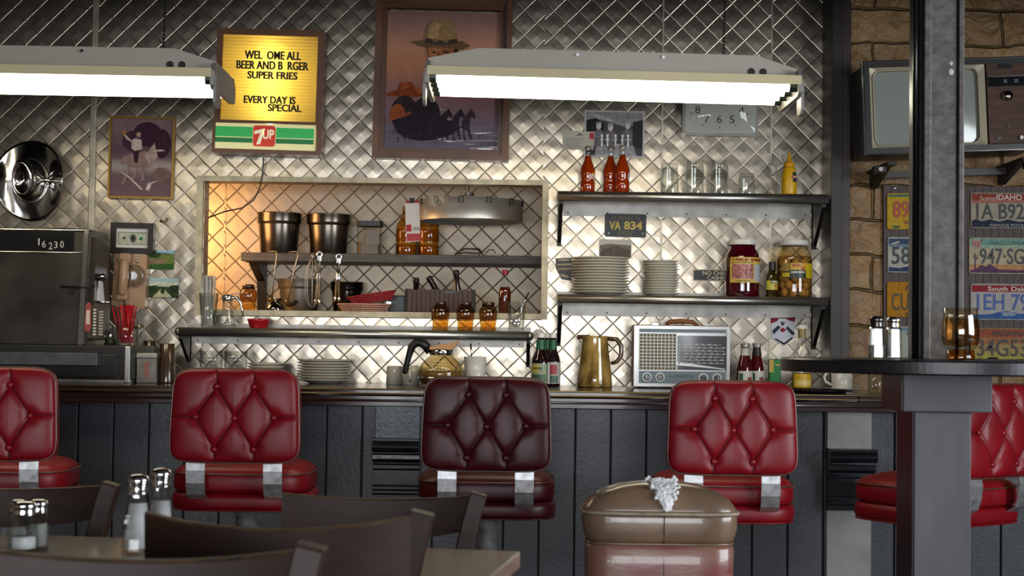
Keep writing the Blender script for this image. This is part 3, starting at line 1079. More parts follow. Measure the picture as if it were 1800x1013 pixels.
# --- photo, envelope, stickers, cycle plate
wb = Wp('black_and_white_photo', 'black and white photograph of three workers behind a bar on steel wall', 'photograph', 1080, 236, 6.694, 1.2)
g = MB()
wb.box(g, 1027, 194.5, 1133, 277.5, 0, 0.002, C('#b9b4ae', 0.4))
g.build('paper', wb.root)
sh = [('#4c474a', [(1030, 197), (1130, 197), (1130, 274), (1030, 274)]), ('#8a8588', [(1030, 197), (1130, 197), (1130, 218), (1096, 222), (1062, 212), (1030, 212)]), ('#211f22', [(1030, 212), (1048, 208), (1062, 218), (1060, 240), (1030, 250)]),
      ('#a39e9f', [(1040, 199), (1078, 210), (1074, 215), (1036, 204)]), ('#2e2b2f', [(1112, 214), (1130, 210), (1130, 262), (1112, 256)]), ('#a09b9c', [(1048, 256), (1112, 252), (1120, 274), (1046, 274)])]
for fx, fy in ((1052, 222), (1073, 224), (1103, 220)):
    sh += [('#6c6669', [(fx - 9, fy + 36), (fx - 9, fy + 12), (fx - 4, fy + 7), (fx + 5, fy + 7), (fx + 9, fy + 13), (fx + 9, fy + 36)]), ('#bdb5b0', ell(fx, fy + 1, 4.5, 6)), ('#9a9597', [(fx - 5, fy - 2), (fx - 4, fy - 7), (fx + 4, fy - 7), (fx + 5, fy - 2)])]
for fx in (1058, 1068, 1082, 1094, 1104):
    sh += [('#d8d4d0', [(fx - 1.5, fx * 0 + 258), (fx - 1.5, 240), (fx + 1.5, 240), (fx + 1.5, 258)]), ('#c9c4c0', ell(fx, 246, 4, 1.6)), ('#efeae6', ell(fx, 239, 2.2, 2.2))]
flat(wb, wb.root, 'picture', sh)
wb = Wp('envelope', 'small addressed envelope with red stamp beside the workers photograph', 'envelope', 1017, 246, 6.690, 1.5)
g = MB()
wb.poly(g, [(989, 230), (1045, 231), (1044, 263), (992, 263), (989, 259)], 0.0, C('#b0a998', 0.5))
g.build('paper', wb.root)
g = MB()
for i in range(7):
    wb.box(g, 993, 243 + i * 2.4, 1028 - (i * 37 % 11), 243.6 + i * 2.4, -0.0008, -0.0004, C('#6f6a60', 0.6))
g.build('writing', wb.root)
flat(wb, wb.root, 'stamp', [('#a33b3f', [(1036, 233), (1044, 233), (1044, 244), (1036, 244)]), ('#4b4744', [(1012, 240), (1019, 234), (1026, 240), (1019, 237)])])
wb = Wp('motorcycle_plate', 'small dark cycle licence plate reading VA 834 above the plates', 'licence plate', 1099, 396.5, 6.693, 1.4)
r = wb.root
(x0, z0), (x1, z1) = wb.l(1063, 417), wb.l(1136, 376)
pl_d = mat('plate_dark', '#1d2024', 0.4, 0.3, var=(30, 0.3))
py_ = C('#b39a3a', 0.45)
g = MB().prism(rrect(x0, z0, x1, z1, 0.008), -0.002, 0.001, pl_d)
g.build('plate', r)
g = MB().frame(x0 + 0.003, z0 + 0.003, x1 - 0.003, z1 - 0.003, 0.0025, -0.004, -0.001, C('#2e3034', 0.4))
g.build('rim', r)
g = MB()
wb.text(g, 'VA', 1071, 389, 1091, 405, -0.003, py_, 0.03)
wb.text(g, '834', 1097, 389, 1129, 404, -0.003, py_, 0.03)
g.build('lettering', r)
g = MB()
wb.text(g, '19 MINN 74', 1076, 380, 1124, 387, -0.003, C('#6d6231', 0.5), 0.0)
wb.text(g, 'CYCLE', 1087, 407, 1112, 414, -0.003, C('#6d6231', 0.5), 0.0)
g.build('small_lettering', r)
for q in ((1070, 411), (1130, 410)):
    a = wb.l(*q)
    MB().cyl((a[0], -0.002, a[1]), 0.004, 0.003, chrome, 10, RY).build('screw', r)
wb = Wp('small_photo', 'small grey beach photograph stuck below the VA 834 plate', 'photograph', 1082, 436, 6.694, 1.4)
g = MB()
wb.box(g, 1053, 421, 1110, 453, 0, 0.0015, C('#a8a498', 0.4))
g.build('paper', wb.root)
flat(wb, wb.root, 'picture', [('#6f655b', [(1054, 432), (1070, 429), (1109, 431), (1109, 453), (1054, 453)]), ('#5b5149', [(1060, 438), (1085, 433), (1109, 440), (1109, 453), (1054, 453)])])
wb = Wp('round_sticker', 'small black and gold flag sticker half behind the wide plates', 'sticker', 991, 474, 6.694, -10)
g = MB()
wb.poly(g, [(980, 452), (1008, 456), (1012, 486), (1000, 496), (984, 490), (978, 470)], 0, C('#23211f', 0.4))
g.build('sticker_sheet', wb.root)
flat(wb, wb.root, 'pattern', [('#b9a98a', [(981, 462), (1008, 466), (1008, 469), (981, 465)]), ('#b9a98a', [(981, 470), (1008, 474), (1008, 477), (981, 473)]), ('#c6b998', [(984, 480), (998, 487), (996, 490), (984, 485)]), ('#c6b998', [(983, 455), (1004, 458), (1004, 460), (983, 457)])])
wb = Wp('notice_plate', 'black notice strip with pale letters beside the jar of beets', 'sign', 1262, 484, 6.694, 0.8)
g = MB()
wb.box(g, 1218, 474, 1306, 494.5, 0, 0.002, C('#cfc5a6', 0.5))
g.build('plate', wb.root)
g = MB()
wb.box(g, 1219.5, 475.5, 1304.5, 493, -0.0008, 0.0005, C('#23262a', 0.4))
g.build('panel', wb.root)
g = MB()
wb.text(g, 'NO CHECKS', 1235, 477, 1292, 484, -0.0015, C('#ddd6bd', 0.5), 0.02)
wb.text(g, 'CASHED', 1243, 485.5, 1281, 492, -0.0015, C('#ddd6bd', 0.5), 0.02)
g.build('lettering', wb.root)
wb = Wp('shield_sticker', 'shield shaped red, white and black sticker above the oil bottle', 'sticker', 1376, 582, 6.694, 0)
g = MB()
wb.poly(g, [(1355, 559), (1398, 558), (1397, 592), (1378, 609), (1356, 594)], 0, C('#d8d6dc', 0.4))
g.build('sticker_sheet', wb.root)
flat(wb, wb.root, 'pattern', [('#8a2436', [(1355, 559), (1370, 559), (1366, 565), (1355, 569)]), ('#8a2436', [(1380, 559), (1398, 558), (1397, 566), (1388, 564)]), ('#9a3043', [(1370, 580), (1376, 576), (1382, 580), (1376, 585)]),
     ('#3a3944', [(1357, 582), (1368, 572), (1372, 576), (1360, 588)]), ('#3a3944', [(1397, 586), (1385, 574), (1381, 577), (1393, 590)]), ('#2c2b35', [(1364, 595), (1378, 603), (1392, 593), (1394, 595), (1378, 607), (1361, 596)]), ('#55545f', [(1372, 566), (1380, 566), (1377, 573), (1374, 573)])])


# ---------------------------------------------------------------- steel wall shelves
def wall_shelf(name, label, x0p, x1p, ytop, Y, roll, flange, seams=(), br=None, ends=False):
    xm = (x0p + x1p) / 2
    z = P(xm, ytop, Y).z
    xa, xb = X(x0p, ytop, Y), X(x1p, ytop, Y)
    t = thing(name, label, 'shelf', ((xa + xb) / 2, WALL, z))
    hw = (xb - xa) / 2
    d = WALL - Y
    MB().bb((-hw, -d + roll, -0.008), (hw, -0.005, -0.004), steel).build('board', t)
    g = MB()
    R = Matrix.Rotation(PI / 2, 3, 'Y')
    if ends:
        g.tube([(-hw + 0.01, -d + roll, -roll), (hw - 0.01, -d + roll, -roll)], roll, steel, 18)
        for s in (-1, 1):
            g.ball((s * (hw - 0.01), -d + roll, -roll), roll, steel, 16)
    else:
        g.tube([(-hw, -d + roll, -roll), (hw, -d + roll, -roll)], roll, steel, 18)
    g.build('rolled_edge', t)
    f = MB().bb((-hw + 0.03, -0.006, -flange), (hw - 0.03, -0.001, -0.005), dull).build('flange', t)
    n = max(3, int(hw * 2 / 0.17))
    for i in range(n + 1):
        xx = -hw + 0.05 + (hw * 2 - 0.1) * i / n
        MB().cyl((xx, -0.006, -flange + 0.014), 0.0035, 0.003, dark_iron, 8, RY).build('screw', f)
    MB().bb((-hw + 0.002, -0.005, 0.0), (hw - 0.002, -0.0008, 0.018), dull).build('backsplash', t)
    bl, bt = br or (0.17, 0.014)
    for s in (-1, 1):
        xx = s * (hw - 0.006 - bt / 2)
        g = MB()
        g.bb((xx - bt / 2, -0.028, -bl), (xx + bt / 2, -0.001, -0.012), dark_iron)
        g.prismx([(-d + 0.03, -2 * roll + 0.004), (-d + 0.03, -2 * roll - 0.012), (-0.012, -bl), (-0.002, -bl), (-0.002, -0.02), (-d + 0.03, -0.02)], xx - bt / 2, xx + bt / 2, dark_iron)
        g.build('bracket', t, bevel=0.001)
    return t, z - 0.004


_, ZU = wall_shelf('wall_shelf', 'upper steel wall shelf with rolled edge holding orange bottles and upturned glasses', 981, 1457, 338, 6.45, 0.0205, 0.085, br=(0.215, 0.016))
_, ZL = wall_shelf('wall_shelf', 'lower steel wall shelf holding plate stacks and big jars', 980, 1456, 520, 6.45, 0.018, 0.085, br=(0.215, 0.016))
_, ZE = wall_shelf('wall_shelf', 'long steel ledge under the kitchen opening with amber jars and white straws', 309, 935, 579, 6.48, 0.019, 0.068, br=(0.15, 0.014), ends=True)
t = thing('wall_plate', 'round tin wall plate at the end of the long steel ledge', 'wall plate', P(947, 588, 6.68))
MB().cyl((0, 0.018, 0), 0.024, 0.012, seamm, 20, RY).build('plate', t, bevel=0.002)
MB().cyl((0, 0.006, 0), 0.009, 0.006, dull, 14, RY).build('bolt', t)

# ---------------------------------------------------------------- glass and crockery builders
glass = thin_glass('tumbler_glass', '#fafbfa', 0.8, 0.04, 0.07, 0.72)
tg = thin_glass('thin_clear_glass', '#fafbfa', 0.85, 0.03, 0.06, 0.6)
amber_g = thin_glass('amber_glass', '#c8a87c', 0.6, edge=0.6)
white_cap = mat('white_plastic_cap', '#d9d7cf', 0.4)
china = mat('cream_china', '#c9c3b2', 0.25, coat=0.3)
china2 = mat('grey_white_china', '#cfccc4', 0.25, coat=0.3)


def stand(px, Y, z, py=600):
    """foot point of a thing that shows at picture column px, depth Y, on a surface at height z"""
    return Vector((X(px, py, Y), Y, z + 0.0006))


def solidglass(prof_out, wall, base, h, m, n=24, c=(0, 0, 0), flutes=0, amp=0.0):
    """tumbler walls: out then in"""
    g = MB()
    inn = [(max(r - wall, 0.001), max(z, base)) for r, z in prof_out]
    pr = [(0, 0)] + prof_out + [(r, z) for r, z in inn[::-1]] + [(0, base)]
    g.lathe(pr, m, n, c)
    if flutes:
        for i, v in enumerate(g.v):
            x, y, z = v
            a = math.atan2(y - c[1], x - c[0])
            k = 1 + amp * math.cos(flutes * a)
            g.v[i] = (c[0] + (x - c[0]) * k, c[1] + (y - c[1]) * k, z)
    return g


def plate_mesh(r, m=china):
    g = MB()
    g.lathe([(0, 0), (r * 0.55, 0), (r * 0.6, 0.003), (r * 0.95, 0.0135), (r, 0.016), (r, 0.0185), (r * 0.95, 0.017), (r * 0.62, 0.0065), (0, 0.004)], m, 40)
    return g


def plate_stack(px, Y, z, n, r, step, what, place, group):
    o = None
    b = stand(px, Y, z)
    for i in range(n):
        j = n - 1 - i
        w_ = ORD[j]
        lab = '%s %s, %s of the %s' % ('cream' if r > 0.1 else 'small cream', what, w_ if j else 'topmost', place)
        if i == n - 1 and n > 1:
            lab = '%s %s, lying on top of the %s' % ('cream' if r > 0.1 else 'small cream', what, place)
        if o is None:
            o = plate_mesh(r).build('plate')
            q = o
        else:
            q = o.copy()
            COL.objects.link(q)
        q.location = (b.x + random.uniform(-.003, .003), b.y, b.z + step * i)
        tag(q, lab, 'plate', group)


def bottle(name, label, cat, loc, prof, m, group=None, capm=None, cap=None, labels=(), liquid=None, rz=0, emboss=None):
    """prof outside (r,z); cap (r0, z0, r1, z1); labels: (z0, z1, mat, a0, a1, bulge) wrapped bands facing -y"""
    t = thing(name, label, cat, loc, rz, group)
    pr = [(0, 0)] + prof + [(0, prof[-1][1])]
    MB().lathe(pr, m, 28).build('glass_body', t)
    if liquid:
        lm, z1 = liquid
        lp, z = [], 0.003
        for r_, zz in prof:
            if zz <= z1:
                lp.append((max(r_ - 0.002, 0.001), max(zz, 0.003)))
        lp.append((max(rad(prof, z1) - 0.002, 0.001), z1))
        MB().lathe([(0, 0.003)] + lp + [(0, z1)], lm, 26).build('liquid', t)
    if cap:
        MB().lathe([(0, cap[1]), (cap[0], cap[1]), (cap[2], cap[3]), (cap[2] * 0.9, cap[3] + 0.001), (0, cap[3] + 0.001)], capm, 22, smooth=False).build('cap', t)
    for lb in labels:
        wrap(t, prof, *lb)
    return t


def rad(prof, z):
    for (r0, z0), (r1, z1) in zip(prof, prof[1:]):
        if z0 <= z <= z1 and z1 > z0:
            return r0 + (r1 - r0) * (z - z0) / (z1 - z0)
    return prof[-1][0]


def wrap(t, prof, z0, z1, m, a0=-60, a1=60, texts=(), off=0.0008, name='paper_label'):
    g = MB()
    n, k = 20, 4
    vs = []
    for j in range(k + 1):
        z = z0 + (z1 - z0) * j / k
        for i in range(n + 1):
            a = math.radians(-90 + a0 + (a1 - a0) * i / n)
            r_ = rad(prof, z) + off
            vs.append((r_ * math.cos(a), r_ * math.sin(a), z))
    g.add(vs, [(j * (n + 1) + i, j * (n + 1) + i + 1, (j + 1) * (n + 1) + i + 1, (j + 1) * (n + 1) + i) for j in range(k) for i in range(n)], m, True)
    o = g.build(name, t)
    for body, tz0, tz1, ta0, ta1, tm, bold in texts:
        g = MB()
        if body is None:   # plain patch
            wrap(o, prof, tz0, tz1, tm, ta0, ta1, (), off + 0.0006, 'printed_patch')
            continue

        def m3(x, y, z):
            a = math.radians(-90 + x)
            r_ = rad(prof, z) + off + 0.001
            return (r_ * math.cos(a), r_ * math.sin(a), z)
        if body[0] == '~':     # print too small to read: a row of short marks
            rn = random.Random(len(body))
            x = ta0
            while x < ta1 - 1:
                wd = rn.uniform(0.5, 1.0) * (ta1 - ta0) / (3 * len(body))
                h0 = rn.uniform(0, 0.25) * (tz1 - tz0)
                q = [m3(*p) for p in ((x, 0, tz0 + h0), (min(x + wd, ta1), 0, tz0 + h0), (min(x + wd, ta1), 0, tz1), (x, 0, tz1))]
                g.add(q, [(0, 1, 2, 3)], tm)
                x += wd * rn.choice((1.3, 1.4, 2.2))
        else:
            write(g, body, ta0, tz0, ta1, tz1, 0, tm, bold, m3)
        g.build('lettering', o)
    return o


# ---------------------------------------------------------------- upper shelf
orange = mat('orange_soda', '#a83608', 0.08, trans=0.25, coat=0.6, emit=None)
k6 = S(6.58)
so_prof = [(0.026, 0), (0.0305, 0.006), (0.0305, 0.05), (0.0275, 0.062), (0.0305, 0.075), (0.0305, 0.105), (0.024, 0.125), (0.0145, 0.15), (0.0125, 0.165)]
neck_g = [(0.0125, 0.165), (0.012, 0.185), (0.0135, 0.188), (0.0135, 0.198)]
for i, (px, Y, lab) in enumerate(((1030, 6.60, 'orange soda bottle with white lettering, standing apart from the other two'), (1070, 6.60, 'orange soda bottle half behind another one in front of the workers photograph'),
                                  (1091, 6.55, 'orange soda bottle with pale blue label edge, overlapping its neighbour'))):
    t = thing('soda_bottle', lab, 'bottle', stand(px, Y, ZU), group='orange sodas on the upper shelf')
    MB().lathe([(0, 0)] + so_prof + [(0, 0.165)], orange, 28).build('glass_body', t)
    MB().lathe(neck_g, tg, 20).build('neck', t)
    MB().lathe([(0.0145, 0.192), (0.0145, 0.203), (0.012, 0.206), (0, 0.206)], mat('bottle_cap_tin', '#c9c3b4', 0.3, 0.7), 20).build('cap', t)
    if i == 0:
        wrap(t, so_prof, 0.066, 0.084, C('#d8d3c6', 0.4), 10, 62, [('Crush', 0.069, 0.081, 14, 58, C('#d0530f', 0.4), 0.01)], name='printed_label')
        wrap(t, so_prof, 0.084, 0.092, C('#f0a020', 0.4), 30, 55, name='printed_leaf')
    if i == 2:
        wrap(t, so_prof, 0.060, 0.085, C('#a9b4bd', 0.4), 45, 95, name='printed_label')
for i, px in enumerate((1175, 1219, 1262, 1310)):
    nb = ('tall straight', 'second', 'third', 'shorter last')[i]
    pl = ('nearest the orange bottles', 'second from the orange bottles', 'third from the orange bottles', 'nearest the mustard')[i]
    up = 0.0 if i == 0 else 0.062
    hts = (0.138, 0.112, 0.112, 0.1)[i]
    h1 = hts if i == 0 else hts
    pr = [(0.038, 0), (0.0385, 0.004), (0.036, hts * 0.45), (0.032, hts * 0.93), (0.030, hts)]
    b = stand(px, 6.6, ZU)
    g = solidglass([(r_, z) for r_, z in pr], 0.0028, 0.0, hts, glass, 48, flutes=12, amp=0.012)
    # upside down tumbler: open foot, thick closed top
    g = MB()
    inner = [(0.0355, 0.001), (0.033, hts * 0.45), (0.0285, hts * 0.86), (0, hts * 0.88)]
    g.lathe([(0, hts)] + pr[::-1] + inner, glass, 48)
    for q, v in enumerate(g.v):
        a = math.atan2(v[1], v[0])
        kf = 1 + (0.02 if v[2] > hts * 0.5 else 0.006) * abs(math.cos(6 * a))
        g.v[q] = (v[0] * kf, v[1] * kf, v[2])
    o = g.build('tumbler', loc=b)
    tag(o, 'upturned clear tumbler on the upper shelf, %s' % pl, 'glass', 'lower upturned tumblers on the upper shelf')
    if i in (1, 2):
        h2 = 0.083
        g = MB()
        p2 = [(0.041, 0), (0.041, 0.005), (0.0395, 0.02), (0.036, h2 * 0.9), (0.034, h2)]
        g.lathe([(0.0395, 0.0)] + p2 + [(0.0305, h2 * 0.999), (0.034, h2 * 0.6), (0.0388, 0.0)], glass, 48)
        o = g.build('tumbler', loc=b + Vector((0, 0, 0.0705)))
        tag(o, 'clear tumbler nested over the upturned glass %s' % pl, 'glass', 'nested upper tumblers')
mus = [(0.026, 0), (0.0315, 0.006), (0.033, 0.02), (0.0325, 0.06), (0.030, 0.095), (0.0265, 0.118), (0.021, 0.128)]
yel = mat('mustard_yellow', '#d9a512', 0.35, coat=0.2)
t = thing('mustard_bottle', 'yellow squeeze bottle of mustard with pointed nozzle on the upper shelf', 'bottle', stand(1385, 6.58, ZU))
MB().lathe([(0, 0)] + mus + [(0, 0.128)], yel, 30).build('body', t)
MB().lathe([(0.021, 0.128), (0.021, 0.132), (0.0225, 0.134), (0.0225, 0.144), (0.018, 0.147), (0.011, 0.152), (0.008, 0.165), (0.0035, 0.19), (0.003, 0.194), (0, 0.195)], mat('nozzle_yellow', '#d69a18', 0.4), 24).build('nozzle', t)
o = wrap(t, mus, 0.062, 0.104, mat('badge_green', '#2c4433', 0.4), 18, 74, [(None, 0.076, 0.09, 8, 80, C('#b0352c', 0.4), 0), ('~aaa', 0.079, 0.087, 24, 66, C('#e8dcc8', 0.4), 0.02), (None, 0.067, 0.073, 30, 62, C('#3c3f7a', 0.4), 0)], name='badge')

# ---------------------------------------------------------------- lower shelf
plate_stack(1054, 6.56, ZL, 13, 0.122, 0.0118, 'dinner plate', 'wide stack on the lower shelf', 'dinner plates on the lower shelf')
plate_stack(1160, 6.6, ZL, 13, 0.075, 0.0112, 'side plate', 'narrow stack on the lower shelf', 'side plates on the lower shelf')
jar_p = [(0.064, 0), (0.071, 0.008), (0.072, 0.03), (0.072, 0.16), (0.068, 0.185), (0.055, 0.205), (0.053, 0.222)]
beet = mat('pickled_beets', '#3e0310', 0.06, coat=0.8, var=(28, 0.5))
k = S(6.56)
bz = lambda y: (517 - y) * k
t = bottle('beet_jar', 'big glass jar of dark red beets with white lid', 'jar', stand(1304, 6.57, ZL), jar_p, beet, capm=white_cap, cap=(0.058, 0.222, 0.058, 0.243))
o = wrap(t, jar_p, 0.062, 0.168, C('#cdb04c', 0.45), -53, 84,
         [(None, 0.078, 0.139, -44, 30, mat('beet_picture', '#a3343c', 0.4, var=(90, 0.5), col2='#c88a84'), 0), (None, 0.068, 0.139, 34, 76, C('#b9bcc0', 0.45), 0),
          ('~aaaa', 0.150, 0.163, -46, 10, C('#8f2a1c', 0.4), 0.02), ('~aaaaa', 0.150, 0.163, 20, 76, C('#8f2a1c', 0.4), 0.02), ('~aaaaaaaa', 0.142, 0.148, -46, 30, C('#6b6338', 0.4), 0),
          ('~aaaaaa', 0.065, 0.073, -30, 20, C('#7d6a28', 0.4), 0)])
egg_l = thin_glass('pickle_brine', '#f5e6cc', 0.3, base=0.02, edge=0.7)
t = thing('egg_jar', 'big glass jar of pickled eggs in brown brine with white lid', 'jar', stand(1395, 6.57, ZL))
jp = [(r_ * 1.03, z) for r_, z in jar_p]
MB().lathe([(0, 0)] + jp + [(0, 0.222)], thin_glass('jar_glass', '#efe4c8', 0.6, edge=0.8), 30).build('glass_body', t)
g = MB()
g.lathe([(0, 0.004), (0.066, 0.004), (0.0715, 0.012), (0.0715, 0.16), (0.069, 0.176), (0, 0.176)], egg_l, 30)
g.build('brine', t)
em = mat('pickled_egg', '#c8b08e', 0.4)
rnd = random.Random(3)
for lv in range(5):
    for a in range(7 if lv % 1 == 0 else 6):
        an = a * 2 * PI / 7 + lv * 0.5
        rr_ = 0.047
        g = MB().ball((rr_ * math.cos(an), rr_ * math.sin(an), 0.026 + lv * 0.031), 0.0155, em, 12, (1.05, 1.05, 1.25))
        g.build('egg', t)
MB().lathe([(0, 0.222), (0.059, 0.222), (0.059, 0.243), (0.055, 0.2445), (0, 0.2445)], white_cap, 26).build('lid', t)
wrap(t, jp, 0.084, 0.146, C('#1d2c22', 0.4), -50, 66, [(None, 0.112, 0.146, -52, -24, C('#8f7a3c', 0.4), 0), (None, 0.118, 0.146, -22, 30, C('#c39a1c', 0.4), 0), (None, 0.084, 0.146, 30, 68, C('#c7b01a', 0.4), 0),
     (None, 0.088, 0.106, -50, -24, C('#b8a42c', 0.4), 0), ('~aaaaaa', 0.103, 0.112, -20, 26, C('#d8d4c0', 0.4), 0.01), (None, 0.116, 0.130, 12, 24, C('#a33a2c', 0.4), 0), ('~aaa', 0.128, 0.142, -16, 12, C('#a3301c', 0.4), 0.02)])
ts = [(0.022, 0), (0.024, 0.004), (0.024, 0.075), (0.02, 0.1), (0.012, 0.118), (0.0115, 0.125)]
t = bottle('sauce_bottle', 'slim small sauce bottle with black neck between the two big jars', 'bottle', stand(1356, 6.53, ZL), ts, thin_glass('green_tint_glass', '#b8b07c', 0.6), capm=black, cap=(0.0125, 0.113, 0.013, 0.150), liquid=(mat('green_sauce', '#6f5f22', 0.2, coat=0.3), 0.10))
wrap(t, ts, 0.034, 0.072, C('#b9b53c', 0.45), -75, 75, [(None, 0.06, 0.071, -20, 75, C('#20231f', 0.4), 0), ('~aaaa', 0.062, 0.07, -10, 60, C('#d8d4c0', 0.4), 0.02), (None, 0.036, 0.048, 5, 70, C('#c08a3c', 0.4), 0), (None, 0.049, 0.055, 20, 45, C('#9a2c22', 0.4), 0)])

# ---------------------------------------------------------------- long ledge
gp = [(0.027, 0), (0.029, 0.004), (0.041, 0.148)]
b = stand(366, 6.585, ZE, 570)
o = MB().lathe([(0, 0.001)] + gp + [(0.0385, 0.148), (0.0265, 0.008), (0, 0.008)], tg, 30).build('straw_glass', loc=b)
tag(o, 'tapered clear glass full of white straws on the long ledge', 'glass')


def straws(base, n, m, r_in, length, lean, group, label, rs=0.003):
    o = MB().lathe([(rs, 0), (rs, length), (rs * 0.75, length), (rs * 0.75, 0), (rs, 0)], m, 8).build('drinking_straw')
    for i in range(n):
        q = o if i == 0 else o.copy()
        if i:
            COL.objects.link(q)
        rr_ = r_in * math.sqrt((i + 0.5) / n)
        a = i * 2.4
        bx, by = rr_ * math.cos(a), rr_ * math.sin(a)
        q.location = base + Vector((bx, by, 0.0095 + 0.004 * (i % 3)))
        q.rotation_euler = (-by * lean[0] + lean[2], bx * lean[0] + lean[1], i)
        q.rotation_mode = 'XYZ'
        tag(q, label, 'straw', group)


straws(b, 26, mat('white_straw', '#c3c1ba', 0.4), 0.0195, 0.205, (4.0, 0, 0), 'white straws in the glass on the ledge', 'white drinking straw standing in the tapered glass on the long ledge')
t = thing('syrup_dispenser', 'glass syrup dispenser with chrome top and curved handle on the ledge', 'dispenser', stand(399, 6.585, ZE, 570))
sp = [(0.033, 0), (0.038, 0.006), (0.038, 0.02), (0.036, 0.035), (0.022, 0.075), (0.02, 0.1), (0.02, 0.118)]
MB().lathe([(0, 0)] + sp + [(0.0185, 0.118), (0.019, 0.075), (0.033, 0.035), (0.034, 0.01), (0, 0.008)], glass, 30).build('glass_body', t)
MB().lathe([(0, 0.116), (0.022, 0.116), (0.0235, 0.12), (0.0235, 0.134), (0.02, 0.142), (0, 0.143)], chrome, 24).build('lid', t)
MB().band([(0.01, 0, 0.142), (0.03, 0, 0.146), (0.058, 0, 0.149)], (0, 0.012, 0), 0.003, chrome).build('thumb_lever', t)
MB().tube([(0.022, 0, 0.13), (0.04, 0, 0.13), (0.055, 0, 0.11), (0.063, 0, 0.08), (0.066, 0, 0.052)], [0.007, 0.007, 0.006, 0.005, 0.004], chrome, 10).build('handle', t)
redb = mat('red_plastic', '#a5121a', 0.3, coat=0.3)
g = MB().lathe([(0, 0), (0.034, 0), (0.037, 0.006), (0.045, 0.03), (0.048, 0.034), (0.048, 0.042), (0.045, 0.042), (0.038, 0.01), (0, 0.006)], redb, 40)
for i, v in enumerate(g.v):
    a = math.atan2(v[1], v[0])
    kf = 1 + 0.012 * math.cos(20 * a)
    g.v[i] = (v[0] * kf, v[1] * kf, v[2])
tag(g.build('ramekin', loc=stand(455, 6.57, ZE, 570)), 'small red ribbed bowl on the long ledge beside the syrup dispenser', 'bowl')


def amber_jar(px, Y, z, lab, py=560, sc=1.0):
    t = thing('amber_jar', lab, 'jar', stand(px, Y, z, py), group='amber jars')
    q = [(0.029, 0), (0.032, 0.003), (0.032, 0.03), (0.0365, 0.055), (0.0385, 0.075), (0.037, 0.092), (0.029, 0.104), (0.026, 0.106)]
    q = [(r_ * sc, zz * sc) for r_, zz in q]
    g = MB().lathe([(0, 0)] + q[:3] + [(0.0345 * sc, 0.045 * sc)], thin_glass('refraction_lightened_amber', '#f6e4b4', 0.6, edge=0.7), 28)  # paler tint below stands in for light refracted through the amber glass
    g.lathe([(0.0345 * sc, 0.045 * sc)] + q[3:] + [(0, q[-1][1])], amber_g, 28)
    g.build('glass_body', t)
    MB().lathe([(0, 0.0025), (q[1][0] - 0.002, 0.0025), (q[2][0] - 0.002, q[2][1]), (q[2][0] - 0.001, 0.038 * sc), (0, 0.038 * sc)], thin_glass('golden_syrup', '#f6e6b4', 0.3, base=0.02, edge=0.8), 24).build('contents', t)
    MB().lathe([(0, 0.104 * sc), (0.027 * sc, 0.104 * sc), (0.027 * sc, 0.122 * sc), (0.025 * sc, 0.124 * sc), (0, 0.124 * sc)], mat('amber_lid', '#2a1208', 0.12, coat=0.8), 24).build('lid', t)
    return t


amber_jar(774, 6.57, ZE, 'amber jar with dark lid on the ledge, farthest from the spoon glass')
amber_jar(818, 6.57, ZE, 'amber jar with dark lid on the ledge, middle one of three')
amber_jar(858, 6.57, ZE, 'amber jar with dark lid on the ledge, next to the spoon glass')
b = stand(908, 6.57, ZE, 560)
g = solidglass([(0.027, 0), (0.031, 0.004), (0.038, 0.128)], 0.0025, 0.012, 0.128, glass, 40, flutes=10, amp=0.012)
tag(g.build('tumbler', loc=b), 'faceted glass of spoons at the end of the long ledge', 'glass')
spoon_m = chrome


def spoon(label, base, tip, bowl_low=True):
    d = (Vector(tip) - Vector(base))
    t = thing('spoon', label, 'spoon', base)
    MB().tube([(0, 0, 0), d * 0.5, d], [0.0022, 0.002, 0.0042], spoon_m, 8).build('handle', t)
    MB().ball(d * 0.04, 0.012, spoon_m, 12, (0.8, 0.4, 1.3)).build('bowl', t)


spoon('spoon with a dark handle leaning in the faceted glass on the ledge', b + Vector((-0.012, 0, 0.032)), b + Vector((0.05, -0.004, 0.168)))
spoon('shorter spoon leaning in the faceted glass behind the dark handled one', b + Vector((0.004, 0.012, 0.032)), b + Vector((0.034, 0.012, 0.14)))

# ---------------------------------------------------------------- kitchen seen through the opening
KS = 7.15
zks, zkb = Z(690, 447, KS), Z(690, 462, KS)
xa, xb_ = X(423, 450, KS), kx1 - 0.002
t = thing('kitchen_shelf', 'grey shelf on the kitchen wall holding two steel pots', 'shelf', ((xa + xb_) / 2, KS, zks))
hw = (xb_ - xa) / 2
MB().bb((-hw, 0, zkb - zks), (hw, KY - KS - 0.004, 0), mat('worn_grey_shelf', '#4f4a43', 0.5, var=(14, 0.4), stretch=(1, 6, 6))).build('board', t, bevel=0.003)
xq = X(450, 500, 7.3) - (xa + xb_) / 2
g = MB().prismx([(0.06, zkb - zks), (0.32, zkb - zks), (0.345, zkb - zks), (0.345, -0.30), (0.325, -0.30), (0.30, -0.12), (0.08, -0.055)], xq - 0.02, xq + 0.02, dark_iron)
g.build('bracket', t)
pot_m = mat('pot_steel', '#58524a', 0.24, 0.95, var=(9, 0.3), stretch=(1, 1, 0.2))
pot_m2 = mat('matt_pot_steel', '#6b6863', 0.42, 0.85)


